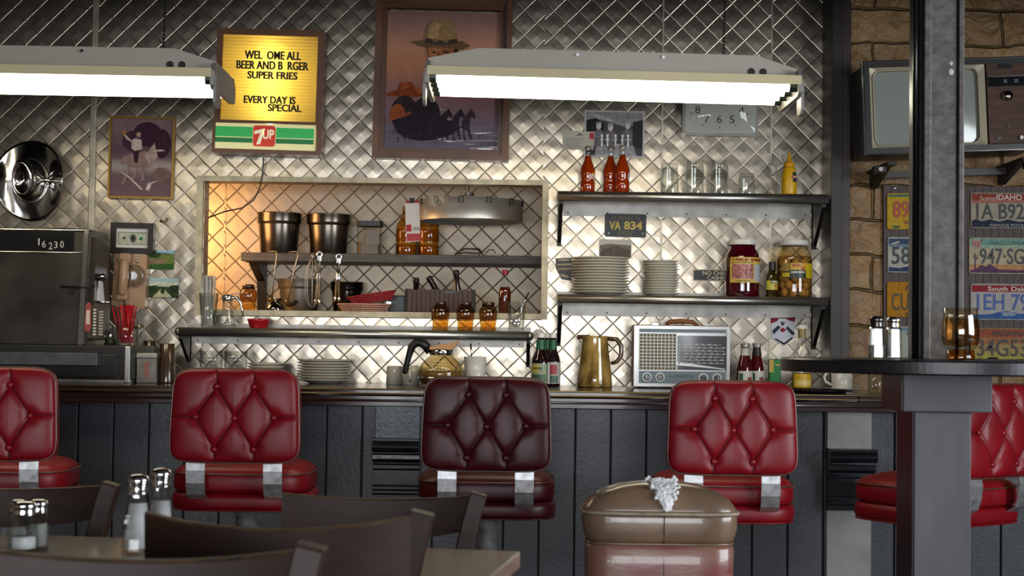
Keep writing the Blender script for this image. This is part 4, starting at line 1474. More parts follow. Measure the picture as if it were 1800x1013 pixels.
def pot(label, px, Y, z, r, h, m, py, group=None, lugs=()):
    t = thing('steel_pot', label, 'pot', stand(px, Y, z, py), group=group)
    MB().lathe([(0, 0), (r * 0.8, 0), (r * 0.83, 0.006), (r * 0.93, h * 0.72), (r * 0.93, h * 0.74)], m, 40).build('body', t)
    MB().lathe([(r * 0.93, h * 0.72), (r * 0.99, h * 0.76), (r, h * 0.8), (r, h * 0.95), (r * 1.02, h * 0.98), (r * 1.02, h), (r * 0.98, h), (r * 0.95, h * 0.9), (r * 0.9, h * 0.7), (r * 0.8, 0.01), (0, 0.008)], m, 40).build('rim', t)
    for x in lugs:
        MB().cyl((x, -0.01, h), 0.003, 0.014, dark_iron, 8).build('lug', t)
    return t


pot('dark steel pot with a wide collar on the kitchen shelf, nearer the orange glow', 490, 7.31, zks, 0.103, 0.192, pot_m, 440, 'steel pots in the kitchen', (-0.07, 0.055))
pot('dark steel pot with a wide collar on the kitchen shelf, nearer the glass jar', 577, 7.31, zks, 0.103, 0.188, pot_m, 440, 'steel pots in the kitchen', (-0.09,))
pot('tall grey steel pot on the kitchen sill behind the hanging ladles', 526, 7.36, ZS, 0.10, 0.165, pot_m2, 540, 'steel pots in the kitchen')
pot('small shiny black steel pot on the kitchen sill behind the food baskets', 610, 7.38, ZS, 0.077, 0.155, mat('dark_pot_steel', '#2f2c29', 0.15, 0.95), 540, 'steel pots in the kitchen')
t = thing('glass_jar', 'square clear glass jar with black lid on the kitchen shelf', 'jar', stand(649, 7.3, zks, 440))
MB().prismz(rrect(-0.055, -0.05, 0.055, 0.05, 0.015), 0, 0.135, thin_glass('dull_jar_glass', '#f0ece4', 0.3, 0.1, 0.015, 0.6)).build('glass_body', t)
MB().prismz(rrect(-0.05, -0.045, 0.05, 0.045, 0.015), 0.002, 0.06, mat('dark_syrup', '#6b5a48', 0.2)).build('contents', t)
MB().prismz(rrect(-0.056, -0.052, 0.062, 0.052, 0.016), 0.135, 0.158, black).build('lid', t, bevel=0.006)
MB().bb((-0.01, -0.0515, 0.05), (0.05, -0.0505, 0.115), C('#6f6a62', 0.4)).build('paper_label', t)
oil = thin_glass('oil_amber', '#eecf94', 0.5, edge=0.7)
for px, lab in ((714, 'amber oil jug on the kitchen shelf behind the hanging order slip'), (753, 'amber oil jug on the kitchen shelf behind the steel ticket wheel')):
    t = thing('oil_jug', lab, 'jug', stand(px, 7.32, zks, 440), group='amber oil jugs')
    q = [(0.045, 0), (0.049, 0.01), (0.049, 0.05), (0.045, 0.06), (0.049, 0.07), (0.049, 0.12), (0.044, 0.15), (0.02, 0.19), (0.018, 0.21)]
    MB().lathe([(0, 0)] + q + [(0, 0.21)], oil, 24).build('glass_body', t)
    MB().lathe([(0, 0.003), (0.047, 0.003), (0.048, 0.135), (0, 0.135)], mat('cooking_oil', '#a8741c', 0.15, coat=0.3, var=(20, 0.3)), 22).build('liquid', t)
    MB().cyl((0, 0, 0.21), 0.02, 0.022, C('#7a4a1c', 0.4), 18).build('cap', t)
gl = MB()
gl.tube([P(806, 442, 7.22), P(820, 437, 7.2), P(840, 439, 7.2), P(846, 444, 7.22)], 0.003, black, 6)
gl.tube([P(800, 446, 7.22), P(815, 444, 7.2), P(838, 446, 7.2), P(846, 443, 7.22), P(842, 437, 7.25), P(812, 438, 7.25)], 0.003, black, 6)
gl.tube([P(853, 446, 7.22), P(860, 439, 7.2), P(868, 440, 7.22), P(871, 446, 7.22)], 0.0022, black, 6)
for v in range(len(gl.v)):
    x, y, z = gl.v[v]
    gl.v[v] = (x, y, max(z, zks + 0.001))
tag(gl.build('wire_rack'), 'twisted black wire frame lying on the kitchen shelf under the ticket wheel', 'wire')

# order wheel
WY = 7.08
c = P(828, 372, WY)
t = thing('ticket_carousel', 'round brushed steel order ticket wheel hanging in the kitchen opening', 'order wheel', c)
R0 = 91 * S(WY)
hh = 0.047
MB().lathe([(R0, -hh), (R0, hh), (R0 - 0.003, hh), (R0 - 0.003, -hh), (R0, -hh)], mat('wheel_steel', '#cfccc6', 0.42, 0.75), 72).build('ring', t)
g = MB()
for i in range(4):
    a = i * PI / 2 + 0.4
    g.tube([(0, 0, hh - 0.01), ((R0 - 0.002) * math.cos(a), (R0 - 0.002) * math.sin(a), hh - 0.01)], 0.004, dull, 8)
g.build('spoke', t)
topz = oz1 - c.z
px_ = X(810, 330, WY) - c.x
MB().tube([(0, 0, hh - 0.012), (px_ * 0.3, 0, hh + 0.02), (px_ * 0.3, 0, 2.3 - c.z - 0.001)], 0.006, dull, 10).build('stem', t)
MB().cyl((px_ * 0.3, 0, topz - 0.012), 0.028, 0.01, dull, 20).build('collar', t)
for i in range(12):
    a = -PI / 2 + (i - 5.5) * 2 * PI / 12 + 0.1
    u = Vector((math.cos(a), math.sin(a), 0))
    o = MB()
    tn = Vector((-u.y, u.x, 0))
    p = u * (R0 + 0.003) + Vector((0, 0, hh - 0.012))
    o.tube([p - tn * 0.009 + Vector((0, 0, 0.014)), p - tn * 0.011 - Vector((0, 0, 0.012)), p + tn * 0.011 - Vector((0, 0, 0.012)), p + tn * 0.009 + Vector((0, 0, 0.014)), p - tn * 0.009 + Vector((0, 0, 0.014))], 0.0018, dark_iron, 6)
    o.build('clip', t)
a = -PI / 2 - 1.12
wb = Wp('order_slip', 'red and white paper order slip hanging from the ticket wheel', 'paper slip', 725, 389, 6.99, -2)
g = MB()
wb.box(g, 713, 353, 738, 425, 0, 0.001, C('#d6cfc6', 0.6))
g.build('paper', wb.root)
flat(wb, wb.root, 'print', [('#b8343e', [(714, 353), (738, 353), (738, 357), (714, 357)]), ('#b23640', [(714, 395), (723, 395), (723, 407), (714, 407)]), ('#5a4a48', [(726, 400), (737, 400), (737, 405), (726, 405)]), ('#b84a52', [(714, 411), (738, 411), (738, 424), (714, 424)])])
g = MB()
for i in range(4):
    wb.box(g, 727 + i * 2.4, 401, 728.6 + i * 2.4, 404.5, -0.0042, -0.004, C('#d6cfc6', 0.6))
g.build('lettering', wb.root)
g = MB()
wb.box(g, 721, 348, 730, 357, -0.004, 0.004, dark_iron)
g.build('clip', wb.root)

# sill of the opening
amber_jar(436, 6.95, ZS, 'amber jar with dark lid standing alone on the kitchen sill', 540)
t = thing('service_bell', 'chrome service bell on the kitchen sill beside the amber jar', 'bell', stand(484, 6.9, ZS, 540))
MB().cyl((0, 0, 0), 0.036, 0.006, black, 28).build('base', t)
MB().lathe([(0.041, 0.012), (0.041, 0.017), (0.036, 0.032), (0.022, 0.046), (0.008, 0.051), (0, 0.0515)], mat('bell_chrome', '#77736c', 0.08, 1), 30).build('dome', t)
MB().lathe([(0.004, 0.05), (0.004, 0.06), (0.0075, 0.061), (0.006, 0.067), (0, 0.068)], chrome, 14).build('button', t)


def ladle(label, px0, py0, px1, py1):
    a, b = P(px0, py0, KS - 0.014), P(px1, py1, KS - 0.022)
    a.z = zks + 0.0042
    t = thing('ladle', label, 'ladle', a)
    d = b - a
    MB().tube([(-0.045, 0.034, 0.0), (-0.02, 0.024, 0.002), (-0.004, 0.008, 0.002), (0.0, 0, -0.004), (0.002, -0.002, -0.02), d * 0.4, d], 0.0032, dull, 8).build('handle', t)
    MB().lathe([(0, -0.028), (0.022, -0.02), (0.034, -0.004), (0.036, 0.004), (0.033, 0.004), (0.02, -0.016), (0, -0.024)], pot_m, 20, d + Vector((0.01, 0.005, -0.0))).build('bowl', t)


ladle('thin ladle hooked over the kitchen shelf, nearer the orange glow', 486, 449, 478, 526)
ladle('thin ladle hooked over the kitchen shelf beside the steel whisk', 523, 449, 506, 530)


def tongs(label, px, y0, y1, w_):
    a = P(px, y0, KS - 0.02)
    t = thing('tongs', label, 'tongs', a, ry=0.03)
    L_ = (y1 - y0) * S(KS)
    for s in (-1, 1):
        g = MB().tube([(0, s * 0.004, -0.03), (s * 0.004, s * 0.006, -L_ * 0.5), (s * 0.007, s * 0.007, -L_ + 0.02)], [0.0055, 0.006, 0.005], chrome, 10)
        g.build('arm', t)
        MB().ball((s * 0.008, s * 0.007, -L_ + 0.012), 0.009, chrome, 10, (0.8, 0.5, 1.5)).build('tip', t)
    g = MB().tube([(0.012 * math.sin(q), 0, -0.012 + 0.012 * math.cos(q)) for q in [2 * PI * i / 12 for i in range(13)]], 0.0045, chrome, 8, cap=False)
    g.box((0, 0, -0.03), (0.018, 0.014, 0.024), chrome)
    g.build('ring', t, bevel=0.001)


tongs('long chrome tongs hanging from the kitchen shelf beside the whisk', 562, 443, 535, 0.02)
tongs('shorter chrome tongs hanging from the kitchen shelf above the food baskets', 596, 447, 530, 0.02)
a = P(550, 452, KS - 0.048)
t = thing('whisk', 'wire balloon whisk hanging from the kitchen shelf behind the tongs', 'whisk', a)
for i in range(4):
    an = i * PI / 4
    g = MB()
    pts = []
    for q in range(17):
        s = q / 16 * 2 * PI
        w_ = 0.034 * math.sin(s) * (1 if True else 1)
        pts.append((w_ * math.cos(an), w_ * math.sin(an) * 0.4, -0.12 + 0.11 * math.cos(s)))
    g.tube(pts, 0.0016, dull, 6, cap=False)
    g.build('wire_loop', t)
MB().tube([(0, 0, 0.02), (0, 0, -0.015)], 0.007, dull, 10).build('handle', t)


def basket(label, px, Y, z, rx, ry_, h, m, rot=(0, 0, 0)):
    t = thing('food_basket', label, 'basket', stand(px, Y, z, 540), group='plastic food baskets')
    t.rotation_euler = rot
    g = MB()
    n, k = 40, 4
    for lv in range(k + 1):
        q = lv / k
        e = [(rx * (0.78 + 0.22 * q) * math.cos(2 * PI * j / n), ry_ * (0.78 + 0.22 * q) * math.sin(2 * PI * j / n), 0.004 + h * q) for j in range(n + 1)]
        g.tube(e, 0.0026 if lv < k else 0.0042, m, 6, cap=False)
    for j in range(n):
        a = 2 * PI * j / n
        g.tube([(rx * 0.78 * math.cos(a), ry_ * 0.78 * math.sin(a), 0.004), (rx * math.cos(a), ry_ * math.sin(a), 0.004 + h)], 0.0022, m, 5, cap=False)
    g.build('weave', t)
    MB().lathe([(0, 0.0035), (1, 0.0035), (1, 0.0015), (0, 0.0015)], m, 36, sx=rx * 0.78, sy=ry_ * 0.78, smooth=False).build('base', t)
    return t


bk = basket('pale pink woven plastic food basket on the kitchen sill', 640, 6.86, ZS, 0.115, 0.08, 0.036, mat('pale_pink_plastic', '#b98a78', 0.4))
b2 = basket('red woven plastic food basket tilted inside the pale one', 655, 6.86, ZS + 0.03, 0.105, 0.07, 0.034, mat('dark_red_plastic', '#8f1a26', 0.4), (0, -0.16, 0))
b2.location.z += 0.017
t = thing('napkin_canister', 'black canister with a pale metal edge on the kitchen sill', 'canister', stand(695, 7.02, ZS, 540))
MB().bb((-0.028, -0.05, 0), (0.046, 0.05, 0.085), C('#15120f', 0.35)).build('body', t, bevel=0.004)
MB().bb((-0.041, -0.052, 0), (-0.028, 0.05, 0.088), dull).build('metal_edge', t)
MB().bb((-0.034, -0.062, 0.048), (-0.016, -0.052, 0.055), chrome).build('latch', t)
# bottle carrier
cw = mat('carrier_wood', '#4a352a', 0.55, var=(10, 0.3), stretch=(8, 1, 1))
cb = stand(774, 6.98, ZS, 545)
t = thing('bottle_carrier', 'dark wooden bottle carrier on the kitchen sill behind the amber jars', 'carrier', cb)
hx, hy, ch = 0.142, 0.085, 0.113
g = MB()
for i in range(14):
    xx = -hx + 2 * hx * i / 14
    g.bb((xx + 0.0008, -hy, 0), (xx + 2 * hx / 14 - 0.0008, -hy + 0.012, ch - 0.004 * (i % 3 == 1)), cw)
g.build('front_panel', t, bevel=0.001)
MB().bb((-hx, hy - 0.012, 0), (hx, hy, ch), cw).build('back_panel', t)
for s in (-1, 1):
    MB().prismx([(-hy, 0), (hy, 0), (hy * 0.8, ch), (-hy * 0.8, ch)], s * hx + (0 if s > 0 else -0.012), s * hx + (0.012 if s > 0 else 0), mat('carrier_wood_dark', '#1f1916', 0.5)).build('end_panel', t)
MB().bb((-hx, -hy + 0.012, 0), (hx, hy - 0.012, 0.006), cw).build('base', t)
MB().bb((0.02, -hy - 0.001, ch - 0.018), (0.07, -hy + 0.001, ch - 0.008), black).build('hand_slot', t)
for xx, yy, rx_, ry2, h, lab in ((-0.105, 0.0, 0.55, 0.0, 0.15, 'dark bottle neck pointing forward out of the wooden carrier'), (0.03, 0.01, 0.0, -0.55, 0.165, 'dark bottle leaning sideways in the wooden carrier'), (0.083, 0.0, 0.0, -0.1, 0.172, 'dark brown bottle standing nearly upright in the wooden carrier')):
    tb = thing('dark_bottle', lab, 'bottle', cb + Vector((xx, yy, 0.03)), group='bottles in the wooden carrier')
    tb.rotation_euler = (rx_, ry2, 0)
    dg_ = mat('dark_brown_glass', '#120806', 0.1, coat=0.8)
    MB().lathe([(0, 0), (0.024, 0), (0.024, 0.06), (0.013, 0.1), (0.0125, h - 0.018)], dg_, 20).build('glass_body', tb)
    MB().lathe([(0.0125, h - 0.02), (0.0145, h - 0.018), (0.0145, h - 0.002), (0.012, h), (0, h)], C('#1f1c1a', 0.3), 18).build('cap', tb)
hp = [(0.024, 0), (0.027, 0.004), (0.027, 0.105), (0.022, 0.122), (0.013, 0.14), (0.0125, 0.178)]
t = bottle('hot_sauce_bottle', 'red brown hot sauce bottle with red cap on the kitchen sill', 'bottle', stand(887, 6.88, ZS, 545), hp, tg, capm=C('#a01c34', 0.35), cap=(0.0135, 0.178, 0.0135, 0.2), liquid=(mat('hot_sauce', '#5e1a0a', 0.12, coat=0.6), 0.125))

# ---------------------------------------------------------------- on the bar by the steel wall
for px, lab in ((371, 'faceted clear glass on the bar, nearer the brown tumbler'), (414, 'faceted clear glass on the bar, nearer the small plates')):
    g = solidglass([(0.034, 0), (0.04, 0.004), (0.043, 0.06), (0.0475, 0.062), (0.0485, 0.128)], 0.003, 0.012, 0.128, glass, 48, flutes=12, amp=0.012)
    tag(g.build('tumbler', loc=stand(px, 6.52, ZC, 655)), lab, 'glass', 'faceted glasses on the bar')
plate_stack(468, 6.5, ZC, 6, 0.076, 0.0125, 'saucer', 'low pile behind the tufted stool', 'saucers on the bar')
plate_stack(571, 6.5, ZC, 8, 0.112, 0.0115, 'plate', 'stack on the bar behind the stools', 'plates stacked on the bar')


def mug(label, loc, r, h, m, rz, flip=False, group=None):
    t = thing('mug', label, 'mug', loc, rz, group)
    pr = [(0, 0), (r * 0.86, 0), (r * 0.9, 0.004), (r, h), (r - 0.004, h), (r * 0.85, 0.008), (0, 0.006)]
    if flip:
        pr = [(0, h), (r * 0.86, h), (r * 0.9, h - 0.004), (r, 0), (r - 0.004, 0), (r * 0.85, h - 0.008), (0, h - 0.006)]
        pr = pr[::-1]
    MB().lathe(pr, m, 32).build('cup', t)
    MB().tube([(r * 0.93, 0, h * 0.82), (r * 1.35, 0, h * 0.8), (r * 1.62, 0, h * 0.58), (r * 1.5, 0, h * 0.36), (r * 0.9, 0, h * 0.2)], 0.0055, m, 10).build('handle', t)
    return t


mug('upturned cream mug on the bar, farther from the coffee pot', stand(694, 6.5, ZC, 660), 0.036, 0.075, china, PI / 2 + 0.3, True, 'upturned mugs by the coffee pot')
mug('upturned cream mug on the bar touching the coffee pot', stand(722, 6.45, ZC, 660), 0.037, 0.078, china, -PI / 2, True, 'upturned mugs by the coffee pot')
b = stand(835, 6.48, ZC, 655)
mug('off-white mug with a spoon in it beside the coffee pot', b, 0.046, 0.118, china2, PI)
spoon('spoon standing in the off-white mug beside the coffee pot', b + Vector((-0.005, 0, 0.03)), b + Vector((-0.02, -0.005, 0.172)))
# coffee pot
t = thing('coffee_pot', 'round glass coffee pot with black handle and tan spout on the bar', 'coffee pot', stand(775, 6.4, ZC, 668))
cp = [(0.06, 0), (0.084, 0.012), (0.094, 0.04), (0.093, 0.06), (0.08, 0.088), (0.06, 0.108), (0.047, 0.12), (0.043, 0.128)]
MB().lathe([(0, 0)] + cp, thin_glass('tan_glass', '#e6dcc0', 0.5, edge=0.7), 36).build('glass_body', t)
MB().lathe([(0, 0.003), (0.06, 0.003), (0.083, 0.014), (0.0925, 0.04), (0.0915, 0.06), (0, 0.06)], mat('weak_coffee', '#8a7450', 0.15, coat=0.3), 32).build('coffee', t)
MB().lathe([(0.095, 0.026), (0.0965, 0.028), (0.0965, 0.034), (0.095, 0.036)], chrome, 36).build('band', t)
MB().lathe([(0.045, 0.124), (0.049, 0.126), (0.047, 0.146), (0.044, 0.148)], chrome, 28).build('neck_band', t)
spo = mat('tan_spout', '#b07a3c', 0.4)
g = MB()
g.prism([(-0.046, 0.146), (0.042, 0.146), (0.05, 0.152), (0.075, 0.182), (0.05, 0.178), (-0.046, 0.158)], -0.036, 0.036, spo)
g.build('spout', t, bevel=0.006)
g = MB()
pts = [(-0.046, 0, 0.136), (-0.07, 0, 0.168), (-0.098, 0, 0.176), (-0.12, 0, 0.158), (-0.132, 0, 0.118), (-0.146, 0, 0.058), (-0.149, 0, 0.046)]
g.tube(pts, [0.016, 0.019, 0.019, 0.017, 0.0125, 0.011, 0.009], black, 12)
g.build('handle', t)
g = MB()
for i, s_t in enumerate(('10 CUPS', '8', '6', '4')):
    def m3(x, y, z):
        a = math.radians(-90 + x)
        r_ = rad(cp, z) + 0.001
        return (r_ * math.cos(a), r_ * math.sin(a), z)
    for j in range(5):
        x = -24 + j * 9
        q = [m3(*p) for p in ((x, 0, 0.098 - 0.012 * i), (x + 6, 0, 0.098 - 0.012 * i), (x + 6, 0, 0.101 - 0.012 * i), (x, 0, 0.101 - 0.012 * i))]
        g.add(q, [(0, 1, 2, 3)], C('#d8cda8', 0.4))
g.build('lettering', t)
# dark sauce bottles
for px, Y, lab, nm in ((950, 6.44, 'brown sauce bottle with green neck band, nearest the ledge bracket', 0), (971, 6.5, 'brown sauce bottle with red and green labels beside the amber pitcher', 1), (960, 6.58, 'brown sauce bottle mostly hidden behind the two front ones', 2)):
    q = [(0.036, 0), (0.038, 0.004), (0.038, 0.10), (0.034, 0.118), (0.02, 0.15), (0.016, 0.2)] if nm == 0 else [(0.03, 0), (0.032, 0.004), (0.032, 0.1), (0.028, 0.12), (0.017, 0.15), (0.0135, 0.2)]
    t = bottle('brown_sauce_bottle', lab, 'bottle', stand(px, Y, ZC, 676), q, mat('brown_sauce', '#1c0708', 0.07, coat=0.9), 'brown sauce bottles on the bar', white_cap, (q[-1][0] + 0.002, 0.2, q[-1][0] + 0.002, 0.219))
    wrap(t, q, 0.152, 0.192, C('#1f5a3a', 0.4), -90, 90, name='neck_label')
    if nm == 0:
        wrap(t, q, 0.012, 0.095, C('#8d9a78', 0.4), -80, 40, [(None, 0.06, 0.09, -75, -10, C('#b9a84c', 0.4), 0), ('~aaaaa', 0.068, 0.08, -50, 10, C('#2f4a30', 0.4), 0.02), (None, 0.02, 0.05, -75, 30, C('#3f5a40', 0.4), 0)])
        wrap(t, q, 0.012, 0.1, C('#c4c6c8', 0.4), 46, 90, name='back_label')
    if nm == 1:
        wrap(t, q, 0.012, 0.1, C('#b9b4ae', 0.4), -50, 80, [(None, 0.05, 0.09, -20, 30, C('#9c2a34', 0.4), 0), (None, 0.015, 0.045, -40, 40, C('#3c5f4a', 0.4), 0)])
# amber pitcher
t = thing('pitcher', 'streaked amber glass pitcher with loop handle on the bar', 'pitcher', stand(1045, 6.45, ZC, 678))
q = [(0.07, 0), (0.073, 0.006), (0.07, 0.04), (0.058, 0.14), (0.052, 0.2), (0.053, 0.21)]
am = mat('streaked_amber', '#7a5a2a', 0.12, coat=0.8, var=(16, 0.6), col2='#b3924f', stretch=(1.6, 1.6, 0.7))
g = MB().lathe([(0, 0)] + q + [(0.049, 0.21), (0.049, 0.2), (0.066, 0.02), (0, 0.012)], am, 36)
g.build('glass_body', t)
MB().prismz([(-0.02, -0.034), (-0.075, -0.0), (-0.02, 0.034), (-0.028, 0.0)], 0.196, 0.214, mat('amber_rim', '#4a3216', 0.1, coat=0.8)).build('spout', t, bevel=0.004)
MB().tube([(0.052, 0, 0.2), (0.09, 0, 0.197), (0.108, 0, 0.17), (0.108, 0, 0.13), (0.09, 0, 0.105), (0.066, 0, 0.098)], [0.009, 0.01, 0.01, 0.009, 0.009, 0.007], mat('amber_rim', '#4a3216', 0.1), 12).build('handle', t)
for lab, px, Y, nm in (('ketchup bottle with white cap and crest label beside the radio', 1309, 6.45, 0), ('ketchup bottle with dark neck standing behind the other by the radio', 1330, 6.5, 1)):
    q = [(0.03, 0), (0.0325, 0.004), (0.0325, 0.07), (0.029, 0.1), (0.02, 0.135), (0.0155, 0.165), (0.0155, 0.172)]
    t = bottle('ketchup_bottle', lab, 'bottle', stand(px, Y, ZC, 672), q, mat('ketchup', '#4a0810', 0.08, coat=0.8), 'ketchup bottles on the bar', mat('ketchup_cap', '#8f8a84', 0.3, 0.3), (0.018, 0.172, 0.018, 0.187))
    wrap(t, q, 0.138, 0.168, C('#b9b4a8', 0.4) if nm == 0 else C('#2a2320', 0.4), -95, 95, name='neck_label')
    wrap(t, q, 0.01, 0.075, C('#c9c4b8', 0.4), -60, 70, [(None, 0.02, 0.065, -50, -20, C('#3c5f4a', 0.4), 0), ('~a', 0.03, 0.05, 10, 45, C('#8a1c1c', 0.4), 0.02)])
# radio
rb = stand(1197, 6.42, ZC, 680)
t = thing('portable_radio', 'large grey and silver portable radio with tan handle on the bar', 'radio', rb)
k = S(6.42)


def rl(px, py): return ((px - 1197) * k, (677 - py) * k + 0.0)


tanl = mat('tan_leather', '#6b4428', 0.5, var=(20, 0.3))
silv = mat('radio_silver', '#b4b4b2', 0.3, 0.7)
blu = mat('radio_blue_grey', '#6c7b82', 0.45)
(xa, za), (xb2, zb2) = rl(1113, 675), rl(1283, 566)
MB().bb((xa, 0.012, za), (xb2, 0.11, zb2), tanl).build('case', t, bevel=0.004)
g = MB().frame(xa + 0.002, za + 0.002, xb2 - 0.002, zb2 - 0.003, 0.013, -0.004, 0.014, silv)
g.bb((xa + 0.014, 0.004, za + 0.014), (xb2 - 0.014, 0.013, zb2 - 0.014), silv)
g.build('front_frame', t, bevel=0.002)
(p, q), (r_, s_) = rl(1123, 579), rl(1275, 571)
MB().bb((p, 0.0, q), (r_, 0.006, s_), blu).build('top_panel', t)
(p, q), (r_, s_) = rl(1123, 671), rl(1275, 647)
MB().bb((p, 0.0, q), (r_, 0.006, s_), blu).build('control_panel', t)
(p, q), (r_, s_) = rl(1123, 645), rl(1188, 581)
MB().bb((p, 0.003, q), (r_, 0.006, s_), mat('grille_cloth', '#6d6753', 0.8)).build('grille_cloth', t)
g = MB()
for i in range(11):
    xx = p + (r_ - p) * i / 10
    g.bb((xx - 0.0015, -0.002, q), (xx + 0.0015, 0.003, s_), C('#d0d0ca', 0.35))
for i in range(12):
    zz = q + (s_ - q) * i / 11
    g.bb((p, -0.001, zz - 0.0016), (r_, 0.003, zz + 0.0016), C('#d0d0ca', 0.35))
g.build('grille', t)
(p, q), (r_, s_) = rl(1190, 644), rl(1276, 584)
MB().bb((p, 0.0, q), (r_, 0.006, s_), mat('dial_dark', '#2f3236', 0.25, coat=0.5)).build('tuning_dial', t)
g = MB()
for i in range(7):
    a, b = rl(1199, 600.5 + i * 5.4), rl(1273 - (6 if i == 0 else 0), 599.7 + i * 5.4)
    g.bb((a[0], -0.001, a[1]), (b[0], 0.0, b[1]), C('#a9acae', 0.4))
    for j in range(6 + i % 2):
        c0 = rl(1200 + j * 11 + (i * 3) % 5, 599)
        g.bb((c0[0], -0.001, a[1] + 0.002), (c0[0] + 0.011 - (j % 2) * 0.004, 0.0, a[1] + 0.0055), C('#a9acae', 0.4))
    c0 = rl(1192, 600)
    g.bb((c0[0], -0.001, a[1] - 0.001), (c0[0] + 0.009, 0.0, a[1] + 0.004), C('#a9acae', 0.4))
g.build('scale_marking', t)
a, b = rl(1190, 636), rl(1274, 643)
g = MB().prism([(a[0], a[1]), (b[0], b[1]), (b[0], b[1] + 0.004), (a[0], a[1] + 0.014)], -0.001, 0.003, silv)
g.build('dial_bar', t)
for px in (1137, 1160, 1236, 1260):
    c0 = rl(px, 658)
    MB().lathe([(0.0195, 0), (0.019, 0.004), (0.014, 0.005), (0.014, 0.001)], C('#d6d6d2', 0.3), 24, (c0[0], 0.0, c0[1]), RY).build('knob_ring', t)
    o = MB().cyl((c0[0], 0.0, c0[1]), 0.0105, 0.012, chrome, 20, RY, r2=0.0085).build('knob', t)
    MB().box((c0[0], -0.013, c0[1]), (0.003, 0.004, 0.017), mat('knob_grip', '#4a4d50', 0.4), Matrix.Rotation(0.5, 3, 'Y')).build('grip', o)
g = MB()
a, b = rl(1174, 658), rl(1219, 653)
write(g, 'ALL TRANSISTOR', a[0], a[1], b[0], b[1], -0.001, C('#3a4146', 0.4), 0)
g.build('lettering', t)
g = MB()
a = [rl(1171, 565), rl(1178, 560), rl(1198, 558), rl(1220, 560), rl(1228, 566)]
g.tube([(x, 0.05, z) for x, z in a], [0.006, 0.009, 0.0095, 0.009, 0.006], mat('tan_handle', '#7a4526', 0.45), 10)
hd = g.build('handle', t)
for px in (1152, 1245):
    a = rl(px, 564.5)
    MB().bb((a[0] - 0.012, 0.03, zb2), (a[0] + 0.012, 0.05, zb2 + 0.006), chrome).build('clasp', t)
for x in (xa + 0.04, xb2 - 0.04):
    MB().cyl((x, 0.06, 0), 0.01, za + 0.001, black, 12).build('foot', t)
# tin, oil bottle, tray, cup and glass at the end of the bar
t = thing('green_tin', 'tall green and gold tin on the bar behind the round table edge', 'tin', stand(1361, 6.5, ZC, 680))
MB().bb((-0.024, -0.02, 0), (0.024, 0.02, 0.125), mat('tin_green', '#1c6a34', 0.3, 0.3)).build('body', t, bevel=0.004)
MB().bb((-0.0245, -0.0205, 0.07), (-0.006, -0.0203, 0.122), C('#b79a3a', 0.3)).build('gold_panel', t)
MB().bb((0.0, -0.0205, 0.098), (0.02, -0.0203, 0.104), C('#b79a3a', 0.3)).build('gold_stripe', t)
q = [(0.038, 0), (0.04, 0.004), (0.04, 0.11), (0.036, 0.14), (0.022, 0.175), (0.0155, 0.2), (0.0145, 0.255), (0.0165, 0.258), (0.0165, 0.266)]
t = bottle('oil_bottle', 'tall clear bottle with yellow oil and gold neck on the bar', 'bottle', stand(1409, 6.44, ZC, 680), q, tg, capm=C('#8d8a82', 0.3), cap=(0.0125, 0.266, 0.0125, 0.276), liquid=(mat('yellow_oil', '#a88a10', 0.1, trans=0.35, coat=0.4), 0.07))
wrap(t, q, 0.212, 0.25, C('#8d7a4a', 0.4), -120, 120, name='neck_label')
wrap(t, q, 0.012, 0.066, C('#c9a21c', 0.4), -62, 62, [(None, 0.02, 0.04, -50, 50, C('#d8c070', 0.4), 0)])
t = thing('serving_tray', 'flat black serving tray on the bar beside the white cup and saucer', 'tray', stand(1440, 6.12, ZC, 684))
MB().lathe([(0, 0), (0.1, 0), (0.112, 0.008), (0.112, 0.01), (0.1, 0.003), (0, 0.0025)], black, 40).build('dish', t)
MB().lathe([(0.112, 0.008), (0.114, 0.009), (0.114, 0.012), (0.112, 0.012)], black, 40).build('rim', t)
b = stand(1480, 6.38, ZC, 685)
t = thing('saucer', 'white saucer under the white cup at the end of the bar', 'saucer', b + Vector((0, 0, 0.0)))
MB().lathe([(0, 0), (0.04, 0), (0.076, 0.011), (0.077, 0.013), (0.042, 0.004), (0, 0.003)], china2, 36).build('dish', t)
MB().lathe([(0.036, 0.0035), (0.038, 0.006), (0.04, 0.004)], china2, 30).build('ring', t)
mug('white cup on a saucer at the end of the bar', b + Vector((0, 0, 0.0065)), 0.045, 0.085, china2, PI)
g = solidglass([(0.03, 0), (0.033, 0.004), (0.034, 0.085)], 0.003, 0.01, 0.085, glass, 40, flutes=10, amp=0.01)
tag(g.build('tumbler', loc=stand(1540, 6.2, ZC, 690)), 'short clear glass at the end of the bar under the round table', 'glass')


# ---------------------------------------------------------------- cash register
k = S(6.2)
RG = Vector((X(60, 668, 6.2), 6.2, ZC))


def gl_(px, py): return ((px - 60) * k, (668 - py) * k)


